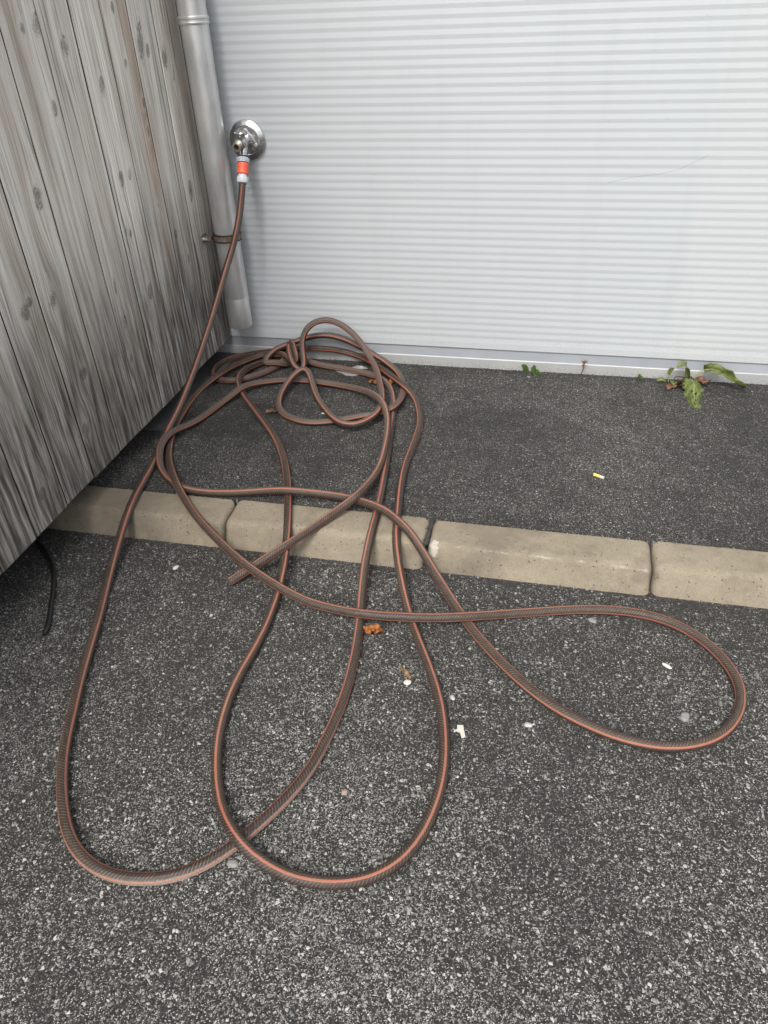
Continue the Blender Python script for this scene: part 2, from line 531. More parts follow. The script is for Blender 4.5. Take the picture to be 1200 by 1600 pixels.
# summer and winter rings as thin darker lines
rl = n.noise(n.comb(n.math('MULTIPLY', ac2, 520), n.math('MULTIPLY', zo, 2.4), n.math('ADD', offs, 3)), 1.0, 2, 0.5)
cc = n.mix(n.math('MULTIPLY', n.maprange(rl, 0.45, 0.36), 0.55), cc, (0.11, 0.10, 0.088))
# fine black drying cracks
ck = n.noise(n.comb(n.math('MULTIPLY', ac2, 330), n.math('MULTIPLY', zo, 3.2), n.math('ADD', offs, 5)), 1.0, 2, 0.5)
crack = n.math('MULTIPLY', n.maprange(ck, 0.31, 0.26), n.maprange(n.noise(n.comb(n.math('MULTIPLY', y, 22), n.math('MULTIPLY', zo, 3), 7), 1.0, 2), 0.45, 0.6))
cc = n.mix(n.math('MULTIPLY', crack, 0.8), cc, (0.025, 0.022, 0.02))
# knots: pale swirled wood round them, soft grey core, broken dark rim
kn = n.noise(n.comb(n.math('MULTIPLY', y, 55), n.math('MULTIPLY', z, 40), offs), 1.0, 3, 0.65)
kdw = n.math('ADD', kd, n.math('MULTIPLY', n.math('SUBTRACT', kn, 0.5), 0.9))
cc = n.mix(n.math('MULTIPLY', n.maprange(kdw, 3.6, 1.1), 0.42), cc, (0.60, 0.595, 0.58))
rings = n.math('ADD', n.math('MULTIPLY', n.math('SINE', n.math('MULTIPLY', kdw, 15)), 0.5), 0.5)
cc = n.mix(n.math('MULTIPLY', n.math('MULTIPLY', rings, n.maprange(kdw, 2.0, 0.9)), 0.3), cc, (0.13, 0.117, 0.10))
core = n.math('MULTIPLY', n.maprange(kdw, 1.15, 0.55), n.maprange(kn, 0.34, 0.66, 1.0, 0.45))
cc = n.mix(n.math('MULTIPLY', core, 0.66), cc, (0.060, 0.047, 0.037))
halo = n.math('MULTIPLY', n.math('MULTIPLY', n.maprange(n.math('ABSOLUTE', n.math('SUBTRACT', kdw, 1.05)), 0.30, 0.02), n.maprange(kn, 0.60, 0.44)), 0.6)
cc = n.mix(halo, cc, (0.035, 0.03, 0.026))
cc = n.mix(1.0, cc, (1.13, 1.10, 1.06), 'MULTIPLY')
# rain splash grime and mildew: ragged patches on the lower ends of the boards
gr = n.noise(n.comb(n.math('MULTIPLY', ac2, 17), offs, n.math('MULTIPLY', z, 1.9)), 1.0, 5, 0.62)
gr2 = n.noise(n.comb(n.math('MULTIPLY', ac2, 90), 4, n.math('MULTIPLY', z, 6)), 1.0, 4, 0.6)
gz = n.math('ADD', n.maprange(z, 0.70, 0.10), n.math('MULTIPLY', n.math('SUBTRACT', gr, 0.5), 1.2))
gm = n.math('MULTIPLY', n.maprange(gz, 0.05, 0.72), n.maprange(gr2, 0.36, 0.60, 0.5, 1.0))
cc = n.mix(n.math('MULTIPLY', gm, 0.92), cc, (0.040, 0.037, 0.033))
lich = n.math('MULTIPLY', n.maprange(n.noise(p, 60, 4, 0.7), 0.62, 0.72), n.maprange(z, 0.35, 0.08))
cc = n.mix(n.math('MULTIPLY', lich, 0.35), cc, (0.30, 0.30, 0.29))
hh = n.math('SUBTRACT', n.math('ADD', n.math('MULTIPLY', s1, 0.9), n.math('MULTIPLY', s2, 0.9)), n.math('ADD', n.math('MULTIPLY', crack, 0.9), n.math('MULTIPLY', halo, 0.5)))
n.set(Base_Color=cc, Roughness=0.86, Normal=n.bump(hh, 0.75, 0.0022), Specular_IOR_Level=0.2)
M_wood = n.m
M_core = NT('wall_core_dark').set(Base_Color=(0.03, 0.028, 0.026), Roughness=0.95).m

wood = empty('wooden_wall', (0.0, -0.65, 0.0))
tag(wood, 'weathered grey wall of upright wooden boards on the left', 'wall')
KNOTS = [(-0.672, 1.007, .015, 1.4), (-0.588, 0.965, .014, 1.5), (-0.250, 0.953, .017, 3.0), (-0.135, 0.913, .014, 2.4), (-0.476, 0.877, .011, 1.9),
         (-0.685, 0.859, .010, 1.6), (-0.823, 0.708, .016, 1.5), (-0.874, 0.507, .017, 1.1), (-0.972, 0.515, .015, 1.1), (-0.95, 0.53, .010, 1.0), (-0.625, 0.455, .006, 5.0),
         (-0.484, 0.676, .012, 1.6), (-0.440, 0.68, .009, 1.5), (-0.620, 0.357, .009, 2.0), (-0.845, 0.318, .015, 1.0), (-0.636, 0.264, .010, 1.3),
         (-0.897, 0.192, .014, 1.3), (-1.105, 0.145, .013, 1.1), (-0.122, 0.571, .013, 2.2), (-0.261, 0.485, .010, 1.5), (-0.467, 0.387, .012, 1.8),
         (-0.722, 1.002, .008, 1.4), (-0.355, 1.026, .008, 1.5), (-0.346, 0.912, .007, 1.5), (-0.296, 0.822, .008, 1.5), (-0.302, 0.757, .005, 3.0),
         (-0.330, 0.577, .005, 1.5), (-0.22, 0.93, .010, 1.6), (-0.10, 0.87, .006, 3.0), (-0.52, 0.56, .009, 1.4), (-0.50, 0.55, .007, 1.4), (-0.21, 0.40, .007, 2.0)]
EDGES = [-0.0105, -0.0735, -0.1585, -0.2855, -0.4085, -0.5365, -0.6600, -0.7875, -0.9185, -1.0405, -1.1670, -1.2910, -1.4180, -1.545, -1.672, -1.80, -1.927, -2.054, -2.18]
TINT = [0.25, 0.05, 0.12, 0.95, 0.10, 0.20, 0.18, 0.35, 0.22, 0.3, 0.12, 0.3, 0.2, 0.1, 0.4, 0.1, 0.2, 0.3]
for k in range(len(EDGES) - 1):
    y1, y0 = EDGES[k] - 0.0025, EDGES[k + 1] + 0.0025
    zb = 0.0665 + (0.0, 0.002, 0.003, 0.002, -0.002, -0.001, 0.001, -0.001, 0.002, 0.0, -0.001)[k % 11]
    rnd = random.Random(k + 40)
    kk = [q for q in KNOTS if y0 - 0.01 < q[0] < y1 + 0.01]
    for _ in range(3):
        kk.append((rnd.uniform(y0, y1), rnd.uniform(1.2, 2.0), rnd.uniform(.007, .015), rnd.uniform(1, 2)))
    W = y1 - y0
    fine = y1 > -1.45
    nc = 30 if fine else 13
    us = [0, 0.0008, 0.0022] + [0.0022 + (W - 0.0044) * i / nc for i in range(1, nc)] + [W - 0.0022, W - 0.0008, W]
    dr = [0.0012, 0.0004, 0.0] + [0.0] * (nc - 1) + [0.0, 0.0004, 0.0012]
    if fine:
        zsv = [zb, zb + 0.0015] + [zb + 0.004 * i for i in range(1, 268)] + [1.15 + 0.03 * i for i in range(29)]
    else:
        zsv = [zb, zb + 0.0015] + [zb + 0.03 * i for i in range(1, 36)] + [1.15 + 0.03 * i for i in range(29)]
    lean = rnd.uniform(-0.0005, 0.0005)
    cup = rnd.uniform(-0.0008, 0.0004)
    m = MB()
    KD, DF = [], []
    for z in zsv:
        for u, d in zip(us, dr):
            y = y0 + u
            best, df = 9.0, 0.0
            for (ky, kz, kr, ke) in kk:
                if abs(z - kz) > 0.14:
                    continue
                a, b = ((y - ky) - 0.16 * (z - kz)) / (kr * 0.72), (z - kz) / (kr * ke * 0.8)
                D = math.hypot(a, b)
                best = min(best, D + 0.10 * mn.noise((a * 1.5, b * 1.5, ky * 30)))
                # grain lines part and flow round each knot
                g = math.exp(-(math.hypot(a, b * 0.55) / 2.6) ** 2)
                df += -(y - ky) * 0.55 * g
            KD.append(best)
            DF.append(df)
            bulge = 0.0012 * math.exp(-best * best * 0.7)
            m.v.append((-d - abs(u / W - 0.5) ** 2 * 4 * cup + lean - 0.001 + bulge - (0.0012 if z == zb else 0), y, z))
    nu = len(us)
    for j in range(len(zsv) - 1):
        for i in range(nu - 1):
            m.f.append((j * nu + i, j * nu + i + 1, (j + 1) * nu + i + 1, (j + 1) * nu + i))
    o = len(m.v)
    T = -0.024
    nz = len(zsv)
    m.v += [(T, y0, zsv[0]), (T, y1, zsv[0]), (T, y0, zsv[-1]), (T, y1, zsv[-1])]
    m.f += [tuple([o, o + 1] + list(range(nu - 1, -1, -1))),
            tuple([o] + [j * nu for j in range(nz)] + [o + 2]),
            tuple([o + 1, o + 3] + [j * nu + nu - 1 for j in range(nz - 1, -1, -1)]),
            (o, o + 2, o + 3, o + 1)]
    KD += [9.0] * 4
    DF += [0.0] * 4
    b = m.build('board', M_wood, wood, smooth=True, angle=40)
    me = b.data
    for nm, vals in (('kd', KD), ('defl', DF), ('tint', [TINT[k]] * len(KD)), ('offs', [rnd.uniform(0, 9)] * len(KD))):
        at = me.attributes.new(nm, 'FLOAT', 'POINT')
        at.data.foreach_set('value', vals)
# strips added in the joints, below the faces; black stands in for gap shade
M_gap_shade = NT('gap_shade').set(Base_Color=(0.026, 0.023, 0.020), Roughness=0.95, Specular_IOR_Level=0.1).m
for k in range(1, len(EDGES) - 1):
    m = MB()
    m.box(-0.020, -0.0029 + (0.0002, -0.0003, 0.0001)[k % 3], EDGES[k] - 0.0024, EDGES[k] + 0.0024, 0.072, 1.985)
    m.build('gap_shade_strip', M_gap_shade, wood)
mb = MB()
mb.box(-0.30, -0.026, -2.17, -0.014, 0.078, 2.0)
mb.build('wall_core', M_core, wood)
mb = MB()
mb.box(-0.30, -0.22, -2.17, -0.012, -0.07, 0.0775)
mb.build('plinth', M_plinth, wood)
mb = MB()
mb.box(-0.21, 0.014, -0.56, -0.002, -0.02, 0.0055)
footing = tag(mb.build('concrete_footing', M_plinth), 'narrow grey concrete strip in the pavement under the wooden wall', 'footing', kind='structure')

# ------------------------------------------------------------------ drain pipe
n = NT('zinc')
p = n.obj()
x, y, z = n.sep(p)
bl = n.noise(n.comb(n.math('MULTIPLY', x, 6), n.math('MULTIPLY', y, 6), n.math('MULTIPLY', z, 2.2)), 3.0, 5, 0.62)
cc = n.ramp(bl, [(0.3, (0.52, 0.525, 0.52)), (0.55, (0.66, 0.665, 0.66)), (0.75, (0.74, 0.745, 0.74))])
st = n.noise(n.comb(n.math('MULTIPLY', x, 90), n.math('MULTIPLY', y, 90), n.math('MULTIPLY', z, 3)), 1.0, 4, 0.6)
cc = n.mix(n.math('MULTIPLY', n.maprange(st, 0.55, 0.75), 0.35), cc, (0.36, 0.34, 0.31))
n.set(Base_Color=cc, Metallic=0.78, Roughness=n.maprange(bl, 0.3, 0.7, 0.30, 0.42), Normal=n.bump(bl, 0.1, 0.002))
M_zinc = n.m
M_rubber = NT('black_rubber').set(Base_Color=(0.012, 0.012, 0.012), Roughness=0.6).m
n = NT('rusty_steel')
r0 = n.noise(n.obj(), 60, 4, 0.6)
n.set(Base_Color=n.ramp(r0, [(0.4, (0.30, 0.29, 0.27)), (0.62, (0.20, 0.11, 0.05))]), Metallic=0.7, Roughness=0.45)
M_steel = n.m

PX, PY, PR = 0.0665, -0.062, 0.0385
pipe = empty('drain_pipe', (PX, PY, 0.134))
tag(pipe, 'zinc drain pipe in the corner between boards and metal wall', 'pipe')
mb = MB()
mb.lathe((PX, PY, 0), (0, 0, 1), [(0.234, PR - 0.004), (0.2335, PR), (0.2345, PR + 0.0002), (0.96, PR), (0.979, PR), (0.980, PR - 0.003)], 48)
mb.build('tube', M_zinc, pipe, smooth=True, angle=30)
mb = MB()     # end spigot, a wall of real thickness, open below
mb.lathe((PX, PY, 0), (0, 0, 1), [(0.2333, PR - 0.006), (0.2333, PR + 0.0003), (0.2320, PR + 0.0005), (0.140, PR + 0.0002), (0.1345, PR - 0.0012), (0.1335, PR - 0.003), (0.1345, PR - 0.004), (0.2333, PR - 0.006)], 48, closed=False)
mb.build('spigot', M_zinc, pipe, smooth=True, angle=30)
mb = MB()
mb.lathe((PX, PY, 0), (0, 0, 1), [(0.9785, PR - 0.002), (0.9785, PR + 0.0022), (0.9805, PR + 0.0036), (0.9835, PR + 0.0036), (0.9855, PR + 0.0018), (0.990, PR + 0.0018), (0.9925, PR + 0.004), (0.996, PR + 0.004), (0.998, PR + 0.001), (1.0, PR - 0.001)], 48)
mb.build('collar', M_zinc, pipe, smooth=True, angle=40)
mb = MB()
mb.lathe((PX, PY, 0), (0, 0, 1), [(0.998, PR - 0.003), (0.9985, PR + 0.0003), (3.2, PR + 0.0003), (3.2, PR - 0.003)], 48)
mb.build('tube', M_zinc, pipe, smooth=True, angle=30)
CZ = 0.4255
clamp = MB()
clamp.lathe((PX, PY, 0), (0, 0, 1), [(CZ - 0.007, PR + 0.0036), (CZ - 0.007, PR + 0.0062), (CZ + 0.007, PR + 0.0062), (CZ + 0.007, PR + 0.0036), (CZ - 0.007, PR + 0.0036)], 40, closed=False)
clamp = clamp.build('clamp', M_steel, pipe, smooth=True, angle=30)
mb = MB()
mb.lathe((PX, PY, 0), (0, 0, 1), [(CZ - 0.0115, PR + 0.0004), (CZ - 0.0115, PR + 0.0050), (CZ - 0.0072, PR + 0.0056), (CZ + 0.0072, PR + 0.0056), (CZ + 0.0115, PR + 0.0050), (CZ + 0.0115, PR + 0.0004)], 40)
mb.build('rubber_lining', M_rubber, clamp, smooth=True, angle=30)
for sgn in (0,):
    mb = MB()
    mb.box(0.0195, 0.0245, PY - 0.030, PY + 0.004, CZ - 0.0075, CZ + 0.0075)
    mb.box(0.004, 0.0195, PY - 0.0315, PY - 0.0255, CZ - 0.007, CZ + 0.007)
    mb.build('bracket', M_steel, clamp)
mb = MB()
mb.box(-0.001, 0.003, PY - 0.047, PY - 0.012, CZ - 0.011, CZ + 0.011)
mb.build('wall_plate', M_steel, clamp)
for dy in (-0.041, -0.019):
    mb = MB()
    mb.lathe((0.003, PY + dy, CZ), (1, 0, 0), [(0.0, 0.0058), (0.0045, 0.0058), (0.0055, 0.0045)], 6)
    mb.lathe((0.0085, PY + dy, CZ), (1, 0, 0), [(0.0, 0.003), (0.008, 0.003), (0.009, 0.0022)], 12)
    mb.build('bolt', M_zinc, clamp)

# ------------------------------------------------------------------ tap
n = NT('brushed_chrome')
p = n.obj()
nn = n.noise(p, 90, 3)
n.set(Base_Color=n.ramp(nn, [(0.3, (0.47, 0.47, 0.47)), (0.7, (0.54, 0.54, 0.54))]), Metallic=0.95, Roughness=n.maprange(nn, 0.3, 0.7, 0.20, 0.27))
M_chrome = n.m
M_brass = NT('nickel_thread').set(Base_Color=(0.50, 0.46, 0.38), Metallic=0.9, Roughness=0.35).m
M_hole = NT('bore_dark').set(Base_Color=(0.02, 0.018, 0.015), Roughness=0.7).m
TX, TZ = 0.1512, 0.6878
tap = empty('water_tap', (TX, 0.0, TZ - 0.054))
tag(tap, 'chrome water tap with round wall plate and open spout', 'tap')
mb = MB()
mb.lathe((TX, 0.003, TZ), (0, -1, 0), [(0.0, 0.0535), (0.0055, 0.0545), (0.0075, 0.0538), (0.0085, 0.0515), (0.0125, 0.0450), (0.0150, 0.0400), (0.0140, 0.0385), (0.0150, 0.030), (0.0155, 0.002)], 64)
mb.build('wall_plate', M_chrome, tap, smooth=True, angle=28)
mb = MB()     # three-eared flange
pts = []
for k in range(36):
    a = 2 * math.pi * k / 36
    r = 0.0215 + 0.0125 * max(0, math.cos(3 * (a - math.radians(97)))) ** 2
    pts.append((TX + 0.004 + r * math.cos(a), TZ - 0.001 + r * math.sin(a)))
vs = [(x, -0.0105, z) for x, z in pts] + [(x, -0.0165, z) for x, z in pts] + [(TX + 0.004 + (x - TX - 0.004) * .94, -0.0178, TZ + (z - TZ) * .94) for x, z in pts]
fs = []
for L in (0, 1):
    fs += [(L * 36 + k, L * 36 + (k + 1) % 36, (L + 1) * 36 + (k + 1) % 36, (L + 1) * 36 + k) for k in range(36)]
fs += [tuple(range(72, 108))]
mb.add(vs, fs)
fl = mb.build('flange', M_chrome, tap, smooth=True, angle=35)
for k in range(3):
    a = math.radians(97 + 120 * k)
    mb = MB()
    mb.lathe((TX + 0.004 + 0.0285 * math.cos(a), -0.0172, TZ - 0.001 + 0.0285 * math.sin(a)), (0, -1, 0), [(0, 0.0052), (0.0020, 0.0050), (0.0034, 0.0038), (0.0034, 0.0020), (0.0018, 0.0018)], 16)
    mb.build('screw', M_zinc, fl, smooth=True, angle=40)
SP0, SPD = Vector((0.1545, -0.050, 0.6695)), Vector((0.0018, -0.037, -0.0657)).normalized()
mb = MB()     # cast body: neck from the wall, swelling, and the inclined outlet
mb.lathe((TX + 0.003, -0.0165, TZ), (0, -1, 0), [(0, 0.0205), (0.006, 0.0172), (0.018, 0.0150), (0.030, 0.0168), (0.038, 0.0172), (0.046, 0.0150), (0.050, 0.0095), (0.0515, 0.003)], 28)
up = Vector((0.0006, -0.004, 0.021)).normalized()
mb.lathe((TX + 0.0030, -0.0475, TZ - 0.002), up, [(0, 0.0145), (0.010, 0.0135), (0.017, 0.0105), (0.024, 0.0105)], 24)
mb.lathe(SP0 - SPD * 0.012, SPD, [(0, 0.013), (0.008, 0.0140), (0.016, 0.0125), (0.026, 0.0125), (0.0285, 0.0140), (0.032, 0.0140)], 28)
mb.build('body', M_chrome, tap, smooth=True, angle=40)
mb = MB()
cb = Vector((TX + 0.0030, -0.0475, TZ - 0.002)) + up * 0.0235
mb.lathe(cb, up, [(0, 0.0105), (0.0005, 0.0160), (0.002, 0.0168), (0.0085, 0.0168), (0.0100, 0.0155), (0.0108, 0.010)], 28)
side = Vector((-0.9, -0.3, 0)).normalized()
mb.lathe(cb + up * 0.005 + side * 0.0145, side, [(0, 0.0032), (0.0035, 0.0032), (0.0045, 0.0022)], 12)
mb.build('vent_cap', M_chrome, tap, smooth=True, angle=35)
nd = (Vector((0.1484, -0.090, 0.681)) - Vector((0.1530, -0.050, 0.690))).normalized()
nb_ = Vector((0.1530, -0.050, 0.690))
mb = MB()
prof = [(0.0, 0.0150), (0.014, 0.0155), (0.0195, 0.0155), (0.0205, 0.0130)]
mb.lathe(nb_, nd, prof, 28)
mb.build('spout_collar', M_chrome, tap, smooth=True, angle=35)
mb = MB()
prof = [(0.020, 0.0115)]
h = 0.0215
for k in range(6):
    prof += [(h, 0.0132), (h + 0.0011, 0.0117)]
    h += 0.0023
prof += [(h + 0.0006, 0.0128), (h + 0.003, 0.0128), (h + 0.0036, 0.0120), (h + 0.0036, 0.0076), (h - 0.010, 0.0074), (h - 0.010, 0.001)]
mb.lathe(nb_, nd, prof, 28)
sp_ = mb.build('threaded_spout', M_brass, tap, smooth=True, angle=30)
mb = MB()
mb.lathe(nb_ + nd * (h - 0.0095), nd, [(0, 0.0072), (0.0004, 0.0072)], 20)
mb.build('bore', M_hole, sp_)

